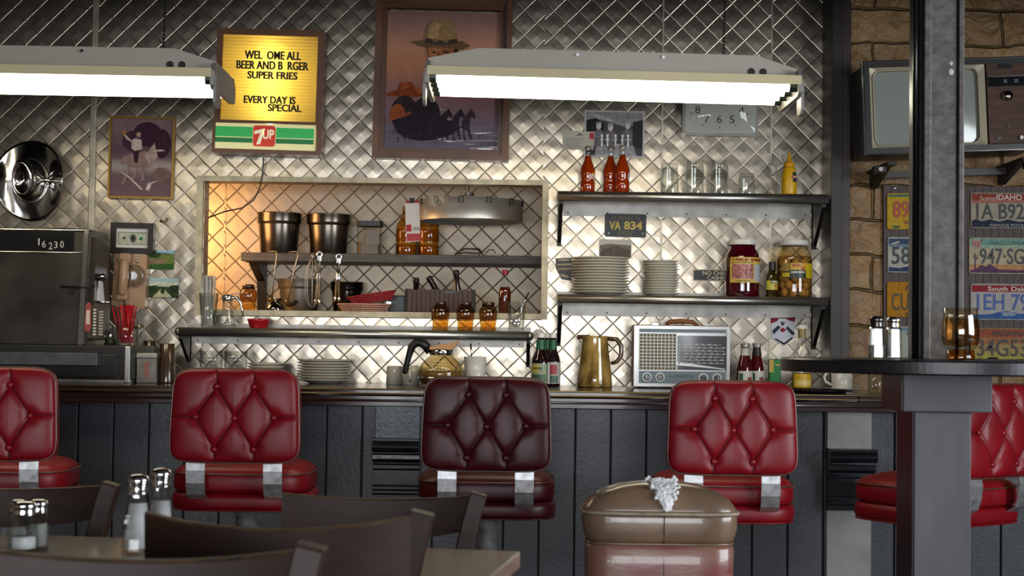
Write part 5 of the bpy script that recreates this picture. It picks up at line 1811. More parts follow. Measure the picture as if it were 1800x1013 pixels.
reg_d = mat('register_dark_steel', '#55504a', 0.26, 0.85, var=(5, 0.4), bump=(3, 0.2, 0.012))
t = thing('cash_register', 'old dark steel cash register showing 16230 at the end of the bar', 'cash register', RG + Vector((0, 0, 0.0006)), rz=0.0)
zb = gl_(0, 603)[1]
xr, xl = gl_(234, 0)[0], -0.62
MB().bb((xl, 0.0, 0.012), (xr, 0.36, zb), C('#15110f', 0.4)).build('base', t, bevel=0.004)
MB().bb((xl, -0.006, 0.0), (gl_(231, 0)[0], 0.36, 0.012), dull).build('plinth', t)
MB().bb((xl, -0.008, 0.02), (gl_(205, 0)[0], 0.0, zb - 0.035), C('#1a1614', 0.35)).build('drawer', t, bevel=0.003)
x0 = gl_(219, 0)[0]
MB().bb((x0, -0.012, 0.0), (x0 + 0.022, 0.02, zb - 0.002), steel).build('corner_post', t, bevel=0.003)
q0, q1 = gl_(0, 638), gl_(179, 616)
MB().bb((xl, -0.075, q0[1]), (q1[0], -0.008, q1[1]), mat('ledge_grey', '#4f5054', 0.4, 0.3, var=(12, 0.3))).build('palm_rest', t, bevel=0.003)
# upper case: sloping front
xr2 = gl_(150, 0)[0]
zt = gl_(0, 398)[1]
prof = [(0.01, zb + 0.0), (0.045, zt - 0.005), (0.06, zt), (0.30, zt), (0.34, zt - 0.06), (0.36, zb)]
MB().prismx(prof[::-1], xl, xr2, reg_d).build('body', t, bevel=0.004)
sl = (0.045 - 0.01) / (zt - zb)


def fy(z): return 0.01 + (z - zb) * sl


za_, zb_ = gl_(0, 437)[1], gl_(0, 403)[1]
g = MB().prismx([(fy(za_) - 0.004, za_), (fy(zb_) - 0.004, zb_), (fy(zb_) + 0.01, zb_), (fy(za_) + 0.01, za_)], xl, gl_(120, 0)[0], C('#0f0f10', 0.2, coat=0.6))
dp = g.build('display', t)
g = MB()
for cx, ch, dy in ((58, '1', -4), (67, '6', 0), (79, '2', 3), (88, '3', 1), (99, '0', 0)):
    hwd = 1.2 if ch == '1' else 3.2
    a = gl_(cx - hwd, 431 - 6 + dy + 6)
    b = gl_(cx + hwd, 419 + dy)
    zz = (a[1] + b[1]) / 2
    write(g, ch, a[0], a[1], b[0], b[1], fy(zz) - 0.0055, C('#b9b6ae', 0.5), 0.0)
g.build('lettering', dp)
cht = mat('register_trim', '#c9c2ae', 0.18, 1.0)
for nm, y in (('top_trim', 399), ('middle_trim', 439)):
    zz = gl_(0, y)[1]
    MB().tube([(xl, fy(zz) - 0.003, zz), (gl_(146 if y < 420 else 140, 0)[0], fy(zz) - 0.003, zz)], 0.006 if y < 420 else 0.0035, cht, 10).build(nm, t)
MB().tube([(xl, 0.12, zt + 0.004), (gl_(112, 0)[0], 0.12, zt + 0.004), (gl_(118, 0)[0], 0.16, zt + 0.004)], 0.006, cht, 8).build('top_rail', t)
x0 = gl_(139, 0)[0]
g = MB()
g.band([(x0, fy(zb) - 0.006, zb + 0.002), (x0 + 0.004, fy(zt) - 0.006, zt - 0.02), (x0 + 0.006, fy(zt), zt - 0.004)], (0.018, 0, 0), 0.006, mat('side_trim', '#b9b7b0', 0.2, 1.0))
g.build('side_trim', t)
# side mechanism
xs_ = xr2
MB().prismx([(0.03, zb + 0.02), (0.06, zt - 0.03), (0.26, zt - 0.05), (0.28, zb + 0.02)][::-1], xs_, xs_ + 0.016, mat('register_side', '#2a211b', 0.4, 0.5)).build('side_cheek', t, bevel=0.004)
zz = gl_(0, 482)[1]
MB().cyl((xs_ + 0.004, 0.09, zz), 0.014, 0.045, dark_iron, 18, Matrix.Rotation(PI / 2, 3, 'Y')).build('crank_hub', t)
MB().cyl((xs_ + 0.032, 0.09, zz), 0.017, 0.012, chrome, 18, Matrix.Rotation(PI / 2, 3, 'Y')).build('crank_collar', t)
MB().prism([(xs_ + 0.022, zz - 0.01), (xs_ + 0.012, zz - 0.095), (xs_ + 0.046, zz - 0.095), (xs_ + 0.036, zz - 0.01)], 0.085, 0.093, steel).build('crank_lever', t)
MB().tube([(xs_ + 0.004, 0.08, zz - 0.097), (xs_ + 0.068, 0.08, zz - 0.099)], 0.0045, chrome, 10).build('lever_bar', t)
a = gl_(100, 500)
MB().tube([(a[0], fy(a[1]) - 0.006, a[1]), (xs_ + 0.01, fy(a[1]) - 0.012, a[1] - 0.002), (xs_ + 0.02, 0.03, a[1] + 0.004)], 0.004, dark_iron, 8).build('release_rod', t)
a = gl_(120, 507)
MB().cyl((a[0], fy(a[1]) - 0.001, a[1]), 0.018, 0.005, C('#0c0b0a', 0.3), 18, RY).build('slot', t)
g = MB().prism([(gl_(143, 0)[0], zb + 0.03), (gl_(172, 0)[0], zb + 0.03), (gl_(178, 0)[0], zb + 0.1), (gl_(168, 0)[0], zb + 0.16), (gl_(145, 0)[0], zb + 0.16)], 0.02, 0.03, mat('key_plate', '#4a3f33', 0.4, 0.5))
g.build('key_plate', t)
for i in range(9):
    a, b = gl_(160, 585 - i * 5.4), gl_(164.5, 582 - i * 5.4)
    MB().bb((a[0], 0.012, a[1]), (b[0], 0.02, b[1]), C('#cfc9bb', 0.4)).build('key', t)
    a, b = gl_(170, 585 - i * 5), gl_(177, 582 - i * 5)
    MB().bb((a[0], 0.010, a[1]), (b[0], 0.02, b[1]), C('#9f9a8c', 0.4)).build('key', t)
g = MB().prism([gl_(145, 574), gl_(148, 579), gl_(154, 579), gl_(157, 572), gl_(156, 531), gl_(152, 526), gl_(147, 531)][::1], 0.008, 0.012, C('#8f3a34', 0.4))
ta = g.build('red_tag', t)
g = MB()
(p, q), (r_, s_) = gl_(148, 566), gl_(154.5, 541)
g.bb((p, 0.0065, q), (r_, 0.008, s_), C('#c7b3a8', 0.5))
g.build('printed_patch', ta)
# things standing on the register base
zrb = ZC + zb + 0.0022
b = Vector((X(223, 600, 6.26), 6.26, zrb))
g = solidglass([(0.041, 0), (0.044, 0.003), (0.045, 0.095)], 0.003, 0.008, 0.095, glass, 48, flutes=8, amp=0.015)
tag(g.build('straw_glass', loc=b), 'stout clear glass of red straws on the cash register base', 'glass')
straws(b, 26, mat('red_straw', '#a5101e', 0.35), 0.024, 0.145, (6.5, -0.10, 0.0), 'red straws in the stout glass', 'red drinking straw in the stout glass beside the cash register', 0.0032)
for px, Y, lab, r_, h in ((184, 6.30, 'clear shot glass on the register base, between the register and the oil cruet', 0.021, 0.058), (190, 6.357, 'clear shot glass on the register base, touching the cash register', 0.02, 0.055), (194, 6.41, 'clear shot glass on the register base, behind the oil cruet', 0.021, 0.06)):
    g = solidglass([(r_ * 0.85, 0), (r_ * 0.9, 0.003), (r_, h)], 0.0025, 0.012, h, glass, 40, flutes=8, amp=0.02)
    tag(g.build('shot_glass', loc=Vector((X(px, 600, Y), Y, zrb))), lab, 'glass')
t = thing('oil_cruet', 'small cone shaped glass cruet with dark liquid beside the red straws', 'cruet', Vector((X(194, 600, 6.29), 6.29, zrb)))
q = [(0.024, 0), (0.026, 0.003), (0.016, 0.065), (0.014, 0.078), (0.017, 0.084)]
MB().lathe([(0, 0)] + q, tg, 24).build('glass_body', t)
MB().lathe([(0, 0.002), (0.0235, 0.003), (0.0195, 0.026), (0, 0.026)], mat('dark_oil', '#2c2a14', 0.2), 20).build('liquid', t)
for px, Y, lab, h, r_ in ((293, 6.3, 'tall brown tapered tumbler on the bar beside the napkin box', 0.155, 0.034), (262, 6.64, 'brown tumbler on the bar hidden behind the napkin box', 0.165, 0.031)):
    g = MB().lathe([(0, 0), (r_, 0), (r_ * 1.0, 0.004), (r_ * 0.86, h), (r_ * 0.8, h + 0.002), (0, h + 0.002)], mat('brown_tumbler', '#3a2a1a', 0.2, coat=0.5, var=(6, 0.3), stretch=(4, 4, 0.3)), 32)
    tag(g.build('tumbler', loc=stand(px, Y, ZC, 660)), lab, 'tumbler', 'brown tumblers')
t = thing('napkin_box', 'worn grey metal napkin box on the bar beside the cash register', 'napkin holder', stand(256, 6.24, ZC, 660))
kk = S(6.2)
MB().bb((-16.5 * kk, 0, 0.0), (19 * kk, 0.1, 0.098), mat('worn_grey_metal', '#77736b', 0.4, 0.6, var=(20, 0.3))).build('body', t, bevel=0.002)
MB().bb((-17.5 * kk, -0.004, 0.098), (20 * kk, 0.104, 0.118), mat('worn_grey_metal2', '#8b877e', 0.35, 0.6, var=(20, 0.3))).build('lid', t, bevel=0.003)
MB().bb((-3 * kk, -0.0012, 0.02), (6 * kk, 0.0, 0.085), mat('peeling_sticker', '#8c8077', 0.5, var=(50, 0.5), col2='#a0564a')).build('worn_sticker', t)

# ---------------------------------------------------------------- counter stools
def leather(name, col, dark):
    m = mat(name, col, 0.4, spec=0.45, var=(5, 0.25), bump=(140, 0.12, 0.002))
    return m


red = leather('red_vinyl', '#7d0b17', 0)
red2 = leather('maroon_vinyl', '#40080f', 0)


def rr_out(w, h, r, n=9):
    return rrect(-w, -h, w, h, r, n)


def pad(w, h, dome, r, creases, buttons, nx=112, nz=88, wtop=1.0, seam=None, seam_m=None):
    """tufted face on the xz plane, front towards -y; w, h half sizes"""
    vs = []
    if seam is not None:
        for a, b in creases:
            pts = []
            for i in range(9):
                x, z = a[0] + (b[0] - a[0]) * i / 8, a[1] + (b[1] - a[1]) * i / 8
                u, v = x / w, z / h
                edge = max(0.0, 1 - abs(u) ** 9) ** 0.5 * max(0.0, 1 - abs(v) ** 9) ** 0.5
                db = min(math.hypot(x - bx, z - bz) for bx, bz in buttons)
                y = -dome * (0.45 + 0.55 * (1 - 0.35 * (u * u + v * v))) * edge + 0.0115 * edge + 0.010 * math.exp(-(db / 0.024) ** 2)
                pts.append((x * (1 + (wtop - 1) * (v + 1) / 2), min(y, 0.004) - 0.0012, z))
            seam.tube(pts, 0.0015, seam_m, 6)

    def seg_d(px, pz, a, b):
        ax, az = a
        bx, bz = b
        dx, dz = bx - ax, bz - az
        tt = max(0, min(1, ((px - ax) * dx + (pz - az) * dz) / (dx * dx + dz * dz)))
        return math.hypot(px - ax - tt * dx, pz - az - tt * dz)
    for j in range(nz + 1):
        for i in range(nx + 1):
            u, v = i / nx * 2 - 1, j / nz * 2 - 1
            # squeeze the square into a rounded rectangle
            e = 1 - 0.10 * (abs(u) ** 6) * (abs(v) ** 6)
            tz = v * h * e
            tx = u * w * e * (1 + (wtop - 1) * (v + 1) / 2)
            edge = (1 - abs(u) ** 9) ** 0.5 * (1 - abs(v) ** 9) ** 0.5
            y = -dome * (0.45 + 0.55 * (1 - 0.35 * (u * u + v * v))) * edge
            d = min(seg_d(u * w, v * h, a, b) for a, b in creases)
            y += 0.006 * math.exp(-(d / 0.005) ** 1.3) * edge + 0.0055 * math.exp(-(d / 0.03)) * edge
            db = min(math.hypot(u * w - bx, v * h - bz) for bx, bz in buttons)
            y += 0.010 * math.exp(-(db / 0.024) ** 2)
            vs.append((tx, min(y, 0.004), tz))
    fs = [(j * (nx + 1) + i, j * (nx + 1) + i + 1, (j + 1) * (nx + 1) + i + 1, (j + 1) * (nx + 1) + i) for j in range(nz) for i in range(nx)]
    return vs, fs


def cushion(w, d, z0, z1, dome, m, n=64, p=4.2, ox=0.0):
    """rounded square cushion; superellipse plan"""
    g = MB()
    prof = [(0.0, z0), (0.93, z0), (0.985, z0 + 0.006), (1.0, z0 + 0.016), (1.0, z1 - 0.016), (0.985, z1 - 0.004), (0.94, z1 + dome * 0.30), (0.85, z1 + dome * 0.55), (0.65, z1 + dome * 0.85), (0.35, z1 + dome * 0.98), (0, z1 + dome)]
    vs, rings = [], []
    for r_, z in prof:
        if r_ == 0:
            rings.append([len(vs)])
            vs.append((0, 0, z))
            continue
        rings.append(list(range(len(vs), len(vs) + n)))
        for i in range(n):
            a = 2 * PI * i / n
            c, s = math.cos(a), math.sin(a)
            q = (abs(c) ** p + abs(s) ** p) ** (-1 / p)
            vs.append((w * r_ * q * c, d * r_ * q * s, z))
    fs = []
    for a, b in zip(rings, rings[1:]):
        for i in range(n):
            j = (i + 1) % n
            if len(a) == 1:
                fs.append((a[0], b[j], b[i]))
            elif len(b) == 1:
                fs.append((a[i], a[j], b[0]))
            else:
                fs.append((a[i], a[j], b[j], b[i]))
    return g.add(vs, fs, m, True)


def welt(w, d, z, r, m, p=4.2, n=64):
    e = []
    for i in range(n + 1):
        a = 2 * PI * i / n
        c, s = math.cos(a), math.sin(a)
        q = (abs(c) ** p + abs(s) ** p) ** (-1 / p)
        e.append((w * q * c, d * q * s, z))
    return MB().tube(e, r, m, 6, cap=False)


BW, BH = 0.208, 0.148      # backrest half sizes
SEAT_Z = Z(855, 832, 5.02)


def stool(label, px, m, rz, seatY=5.27, dx=0.0, dz=0.0):
    cx = px
    base = Vector((X(cx, 830, seatY), seatY, 0))
    t = thing('bar_stool', label, 'stool', base, rz, 'tufted stools along the bar')
    wm = mat('worn_piping_' + m.name, '#5c3a2e' if m is red else '#4a2a20', 0.3, coat=0.3)
    # seat: thick upper cushion on a lower roll
    zt = SEAT_Z + dz
    sw, sd = 0.229, 0.215
    MB().lathe([(0, 0), (0.21, 0), (0.21, 0.008), (0.19, 0.018), (0.06, 0.045), (0.036, 0.06)], chrome, 36).build('base_plate', t)
    MB().lathe([(0.036, 0.05), (0.036, zt - 0.18), (0.05, zt - 0.17), (0.05, zt - 0.148), (0, zt - 0.148)], worn, 28).build('column', t)
    st_ = cushion(sw * 0.985, sd * 0.985, zt - 0.092, zt - 0.03, 0.040, m).build('seat', t)
    welt(sw * 0.988, sd * 0.988, zt - 0.031, 0.0035, wm).build('piping', st_)
    lo = cushion(sw, sd, zt - 0.148, zt - 0.094, 0.004, m).build('seat_base', t)
    welt(sw * 0.985, sd * 0.985, zt - 0.147, 0.003, m).build('piping', lo)
    # backrest on the -y side
    by, bz = -sd - 0.045, zt + BH + 0.012
    bt = thing('backrest', '', '', (0, by, bz))
    for key in ('label', 'category', 'group'):
        if key in bt:
            del bt[key]
    bt.rotation_euler = (-0.05, 0, 0)
    bt.parent = t
    bu = [(-0.3 * BW, 0.63 * BH), (0.3 * BW, 0.63 * BH), (-0.615 * BW, -0.03 * BH), (0, -0.05 * BH), (0.615 * BW, -0.03 * BH), (-0.3 * BW, -0.72 * BH), (0.3 * BW, -0.72 * BH)]
    cr = [(bu[0], (bu[0][0], BH)), (bu[1], (bu[1][0], BH)), (bu[5], (bu[5][0], -BH)), (bu[6], (bu[6][0], -BH)), (bu[2], (-BW, bu[2][1])), (bu[4], (BW, bu[4][1])),
          (bu[0], bu[2]), (bu[0], bu[3]), (bu[1], bu[3]), (bu[1], bu[4]), (bu[2], bu[5]), (bu[3], bu[5]), (bu[3], bu[6]), (bu[4], bu[6])]
    g = MB()
    sg = MB()
    vs, fs = pad(BW, BH, 0.030, 0.03, cr, bu, wtop=0.945, seam=sg, seam_m=mat('seam_' + m.name, '#2a060b' if m is red else '#16070a', 0.5))
    g.add(vs, fs, m, True)
    nx, nz = 112, 88
    bd = list(range(nx + 1)) + [(j + 1) * (nx + 1) - 1 for j in range(1, nz + 1)] + [nz * (nx + 1) + i for i in range(nx - 1, -1, -1)] + [j * (nx + 1) for j in range(nz - 1, 0, -1)]
    ring = [vs[i] for i in bd]
    n = len(ring)
    th = 0.058
    lay = [[(x, y, z) for x, y, z in ring], [(x * 1.012, 0.012, z * 1.015) for x, y, z in ring], [(x * 1.012, th - 0.012, z * 1.015) for x, y, z in ring], [(x * 0.985, th, z * 0.98) for x, y, z in ring], [(x * 0.6, th + 0.008, z * 0.6) for x, y, z in ring]]
    sv = [p for l in lay for p in l] + [(0, th + 0.010, 0)]
    sf = [(a * n + i, (a + 1) * n + i, (a + 1) * n + (i + 1) % n, a * n + (i + 1) % n) for a in range(len(lay) - 1) for i in range(n)]
    sf += [((len(lay) - 1) * n + i, len(sv) - 1, (len(lay) - 1) * n + (i + 1) % n) for i in range(n)]
    g.add(sv, sf, m, True)
    c0 = g.build('cushion', bt)
    sg.build('stitching', bt)
    e = [(x * 1.006, 0.003, z * 1.008) for x, y, z in ring]
    MB().tube(e + [e[0]], 0.0034, wm, 6, cap=False).build('piping', bt)
    for bx, bz_ in bu:
        MB().ball((bx * (1 - 0.055 * (bz_ / BH + 1) / 2), -0.0125, bz_), 0.0105, m, 14, (1, 0.6, 1)).build('button', bt)
    # metal straps
    for s in (-1, 1):
        x = s * 0.123
        pts = [(x, by + 0.022, zt + 0.05), (x, by + 0.003, zt + 0.015), (x, by - 0.002, zt - 0.015), (x, by + 0.003, zt - 0.055), (x, by + 0.016, zt - 0.09), (x, by + 0.045, zt - 0.108)]
        MB().band(pts, (0.06, 0, 0), 0.004, worn).build('metal_strap', t)
    return t


stool('red tufted swivel stool cut off by the picture edge near the cash register', 12, red, 0.10, dz=0.008)
stool('bright red tufted stool in front of the plate stack, between two chair backs', 435, red, 0.0, dz=0.012)
stool('dark maroon tufted stool in front of the coffee pot', 856, red2, 0.0, dz=-0.004)
stool('red tufted stool in front of the radio, behind the torn vinyl chair', 1268, red, 0.0, dz=-0.006)
stool('red tufted stool turned sideways behind the round table pedestal', 1645, red, 0.62, dz=-0.006)

# ---------------------------------------------------------------- round table, post and what stands on it
blackp = mat('black_table_paint', '#1c1c20', 0.35, bump=(30, 0.2, 0.002), var=(12, 0.3))
greyp = mat('slate_grey_wood', '#47474a', 0.5, bump=(40, 0.4, 0.003), var=(9, 0.25), stretch=(1, 1, 0.3))
TC = Vector((X(1655, 640, 3.95), 3.95, 0))
ZT = Z(1600, 633.5, 3.62)
t = thing('round_bar_table', 'tall round black bar table on a slate grey boxed pedestal', 'table', TC)
g = MB().lathe([(0, ZT - 0.034), (0.395, ZT - 0.034), (0.4, ZT - 0.03), (0.4, ZT - 0.004), (0.396, ZT), (0, ZT)], blackp, 160, smooth=False)
g.build('tabletop', t)
a = X(1588, 690, 3.83) - TC.x
b = X(1745, 690, 3.83) - TC.x
z0 = Z(1660, 725, 3.83)
MB().bb((a, -0.12, z0), (b, 0.09, ZT - 0.0345), greyp).build('apron', t, bevel=0.003)
MB().bb((a - 0.004, -0.116, z0 + 0.002), (a - 0.0005, 0.088, ZT - 0.036), mat('dark_maroon', '#2a1416', 0.4)).build('apron_side', t)  # thin dark maroon sheet over the apron's left face
a = X(1607, 850, 3.85) - TC.x
b = X(1707, 850, 3.85) - TC.x
MB().bb((a, -0.10, 0.0), (b, 0.012, z0 - 0.0005), greyp).build('pedestal', t, bevel=0.003)
MB().bb((a - 0.004, -0.096, 0.0), (a - 0.0005, 0.06, z0 - 0.001), mat('dark_maroon', '#2a1416', 0.4)).build('pedestal_side', t)  # same dark maroon over the pedestal's left face
MB().bb((a + 0.01, 0.012, 0.0), (b - 0.01, 0.06, z0 - 0.0005), mat('dark_maroon', '#2a1416', 0.4)).build('pedestal_back', t)
# steel post standing through to the ceiling
post_m = mat('dark_post_paint', '#4f4b49', 0.36, 0.1, bump=(55, 0.5, 0.004), var=(30, 0.35))
post_d = mat('black_post_paint', '#1b191b', 0.3, 0.3, bump=(40, 0.3, 0.003))
PY = 3.99
t = thing('support_post', 'dark grey steel ceiling post rising from the round bar table', 'post', Vector((X(1656, 320, PY), PY, ZT + 0.0006)))
hgt = 2.85 - t.location.z - 0.001
k = S(PY)
MB().bb((-32 * k, 0.02, 0), (38 * k, 0.10, hgt), post_d).build('core', t, bevel=0.003)
MB().bb((-24 * k, 0.004, 0), (25 * k, 0.02, hgt), post_m).build('web', t)
MB().bb((-32 * k, -0.004, 0), (-20 * k, 0.02, hgt), post_m).build('flange', t, bevel=0.002)
MB().bb((29 * k, -0.004, 0), (38 * k, 0.02, hgt), post_m).build('flange', t, bevel=0.002)
MB().tube([(-41 * k, 0.03, 0), (-41 * k, 0.03, hgt)], 0.009, mat('gloss_post', '#262324', 0.18, 0.5), 12).build('corner_rail', t)
MB().bb((-41 * k, 0.03, 0), (-32 * k, 0.10, hgt), post_d).build('side_plate', t)
for px, py, r_ in ((1671, 111, 3.2), (1671, 126, 5)):
    g = MB().ball(((px - 1655) * k, 0.0035, Z(px, py, PY) - t.location.z), r_ * k, C('#a7a4a4', 0.6), 10, (1, 0.15, 1.2))
    g.build('paint_chip', t)


def shaker(label, loc, h, r, m_in, fill, lid, facets=10, cone=1.0, group=None):
    t = thing('salt_shaker', label, 'shaker', loc, group=group)
    q = [(r * 0.92, 0), (r, 0.003), (r * 0.96, h * 0.3), (r * (0.62 if cone > 1 else 0.9), h * 0.70), (r * (0.58 if cone > 1 else 0.72), h * 0.77)]
    g = solidglass(q, 0.0025, 0.006, q[-1][1], tg, facets)
    for i in range(len(g.sm)):
        g.sm[i] = False
    g.build('glass_body', t)
    zf = h * fill
    MB().lathe([(0, 0.0065), (r * 0.9 - 0.002, 0.0065), (rad(q, zf) - 0.0035, zf), (0, zf)], m_in, 16).build('contents', t)
    z0 = q[-1][1]
    r1 = q[-1][0] + 0.001
    MB().lathe([(r1, z0 - 0.004), (r1 + 0.001, z0), (r1 * 0.97, z0 + h * 0.05), (r1 * 1.02, z0 + h * 0.10), (r1 * 1.12, z0 + h * 0.15), (r1 * 0.98, z0 + h * 0.2), (r1 * 0.5, z0 + h * 0.225), (0, z0 + h * 0.23)], lid, 24).build('lid', t)
    return t


salt = mat('salt', '#c9c9cb', 0.7, var=(60, 0.1))
pepper = mat('pepper', '#a5a5a2', 0.8, var=(60, 0.3))
blackl = mat('dark_shaker_lid', '#4a4846', 0.2, 0.9)
shaker('glass pepper shaker with dark metal lid on the round bar table', Vector((X(1541, 629, 3.86), 3.86, ZT + 0.0006)), 0.105, 0.0215, pepper, 0.3, blackl, 12)
shaker('glass salt shaker with bright metal lid on the round bar table', Vector((X(1571, 629, 3.90), 3.90, ZT + 0.0006)), 0.1045, 0.0215, salt, 0.62, chrome, 12)
t = thing('drink_glass', 'footed glass of amber drink on the round bar table before the post', 'glass', Vector((X(1688, 629, 3.82), 3.82, ZT + 0.0006)))
q = [(0.0335, 0.026), (0.041, 0.034), (0.0455, 0.05), (0.046, 0.075), (0.042, 0.105), (0.041, 0.126)]
MB().lathe([(0, 0.024)] + q + [(0.0395, 0.126), (0.0405, 0.105), (0.044, 0.075), (0.043, 0.05), (0, 0.03)], thin_glass('tan_tint_glass', '#faf5ea', 0.7, edge=0.75), 36).build('bowl', t)
MB().lathe([(0, 0.031), (0.04, 0.036), (0.0435, 0.052), (0.0438, 0.075), (0.0408, 0.1), (0, 0.1)], thin_glass('iced_tea', '#ead6b4', 0.3, base=0.03, edge=0.6), 32).build('drink', t)
MB().lathe([(0, 0), (0.0335, 0), (0.0345, 0.003), (0.033, 0.024), (0, 0.025)], thin_glass('amber_foot', '#e6b468', 0.6, edge=0.6), 30).build('foot', t)
MB().tube([(-0.006, 0, 0.035), (-0.01, 0.0, 0.125)], 0.003, black, 8).build('straw', t)

# ---------------------------------------------------------------- torn vinyl chair
bronze = mat('worn_bronze_vinyl', '#6f5a48', 0.3, coat=0.35, var=(6, 0.3), bump=(30, 0.25, 0.004))
bronze_r = mat('worn_pink_vinyl', '#6f2a33', 0.33, coat=0.3, var=(8, 0.0), col2='#7d6452', bump=(30, 0.25, 0.004), stretch=(0.7, 1, 2.2))
CY = 3.6
cb = Vector((X(1163, 900, CY), CY, 0))
t = thing('vinyl_chair', 'worn bronze and red vinyl padded chair with a torn top in front of stool', 'chair', cb)
k = S(CY)
zw, zs2, ztop = Z(1163, 904, CY), Z(1163, 957, CY), Z(1163, 851, CY)
hw, hd = 137 * k, 0.085
g = MB()
n = 40


def loop(w, d, z, p=5.0):
    o = []
    for i in range(n):
        a = 2 * PI * i / n
        c, s = math.cos(a), math.sin(a)
        q = (abs(c) ** p + abs(s) ** p) ** (-1 / p)
        o.append((w * q * c, 0.075 + d * q * s, z))
    return o


def loft(loops, m, cap=True):
    g = MB()
    vs = [p for l in loops for p in l]
    fs = [(a * n + i, a * n + (i + 1) % n, (a + 1) * n + (i + 1) % n, (a + 1) * n + i) for a in range(len(loops) - 1) for i in range(n)]
    if cap:
        fs += [tuple(range(n - 1, -1, -1)), tuple((len(loops) - 1) * n + i for i in range(n))]
    return g.add(vs, fs, m, True)


bk = loft([loop(hw * 0.93, hd * 0.9, 0.40), loop(hw * 0.945, hd * 0.97, 0.45), loop(hw * 0.955, hd, zs2 - 0.06), loop(hw * 0.96, hd, zs2 - 0.012), loop(hw * 0.93, hd * 0.94, zs2 - 0.001)], bronze_r).build('backrest', t)
bx_ = loft([loop(hw * 0.93, hd * 0.94, zs2 + 0.001), loop(hw * 0.965, hd * 1.02, zs2 + 0.012), loop(hw * 1.0, hd * 1.06, zs2 + 0.035), loop(hw * 0.995, hd * 1.05, zw - 0.008), loop(hw * 0.99, hd * 1.03, zw)], bronze).build('boxing_band', t)
hh = ztop - zw
tp_ = []
for q in (0, 0.12, 0.3, 0.5, 0.7, 0.88, 0.97):
    c = math.cos(q * PI / 2)
    tp_.append([(x * (0.35 * c ** 0.6 + 0.65 * c ** 0.9) if q else x, 0.075 + (y - 0.075) * c ** 0.55, zw + hh * math.sin(q * PI / 2) ** 1.15) for x, y, _ in loop(hw * 0.995, hd * 1.05, 0)])
loft(tp_, bronze).build('top_cushion', t)
e = loop(hw * 1.01, hd * 1.08, zw + 0.001)
MB().tube(e + [e[0]], 0.004, mat('frayed_welt', '#8d8270', 0.6, var=(40, 0.3)), 6, cap=False).build('welt', t)
e = loop(hw * 0.945, hd * 0.96, zs2)
MB().tube(e + [e[0]], 0.003, bronze, 6, cap=False).build('seam', t)
sm = MB().tube([(0.005, 0.075 - hd * 1.075, zw), (0.005, 0.075 - hd * 1.08, zs2 + 0.035), (0.005, 0.075 - hd * 0.96, zs2)], 0.0014, C('#2b211c', 0.6), 5)
sm.tube([(0.005, 0.075 - hd * 0.985, zs2 - 0.02), (0.005, 0.075 - hd * 1.004, 0.45)], 0.0014, C('#2b211c', 0.6), 5)
sm.build('stitching', t)
# torn patch of white batting: a ragged strip following the dome
bt_m = mat('white_batting', '#d9d9db', 0.9, bump=(160, 0.9, 0.006), var=(50, 0.2))
rnd = random.Random(5)


def dome_y(x, z):
    s = max(0.0, min(1.0, (z - zw) / hh)) ** (1 / 1.15)
    q = math.asin(min(1, s)) / (PI / 2)
    c = math.cos(q * PI / 2)
    return 0.075 - hd * 1.05 * max(c, 0.02) ** 0.55


rows = []
for i in range(13):
    f = i / 12
    zc = zw + 0.005 + (hh + 0.004) * f * 0.97
    wl_ = 0.004 + 0.026 * f ** 0.8 + (0.006 if i % 2 else 0)
    xc = 0.012 - 0.002 * f
    rows.append((zc, xc - wl_ - 0.008 * f * rnd.random(), xc + wl_ * 0.75 + 0.01 * rnd.random() * f))
g = MB()
vs = []
for zc, xa_, xb3 in rows:
    for j in range(7):
        x = xa_ + (xb3 - xa_) * j / 6
        vs.append((x, dome_y(x, zc) - 0.006 - 0.004 * rnd.random() * (0 < j < 6), zc + 0.004 * rnd.random()))
g.add(vs, [(i * 7 + j, i * 7 + j + 1, i * 7 + j + 8, i * 7 + j + 7) for i in range(12) for j in range(6)], bt_m, True)
for i in range(40):
    zc, xa_, xb3 = rows[rnd.randrange(5, 13)]
    x = rnd.choice((xa_, xb3)) if i % 3 else rnd.uniform(xa_, xb3)
    g.ball((x, dome_y(x, zc) - 0.004, zc + 0.003), rnd.uniform(0.003, 0.0065), bt_m, 8, (1, 0.8, 1.1))
o = g.build('torn_batting', t)
so = o.modifiers.new('thick', 'SOLIDIFY')
so.thickness = 0.004
MB().bb((-hw * 0.93, 0.16, 0.36), (hw * 0.93, 0.56, 0.46), bronze_r).build('seat', t, bevel=0.03, seg=4)
for sx in (-1, 1):
    for y in (0.05, 0.5):
        MB().cyl((sx * hw * 0.8, y, 0), 0.014, 0.42 if y < 0.1 else 0.37, dark_iron, 14).build('leg', t)

# ---------------------------------------------------------------- dark wooden chairs
wood_d = mat('dark_chair_wood', '#2a1c16', 0.48, spec=0.28, var=(5, 0.35), stretch=(1, 1, 5))
worn_w = mat('worn_chair_edge', '#6b5138', 0.55, var=(25, 0.5), col2='#2a1c15')


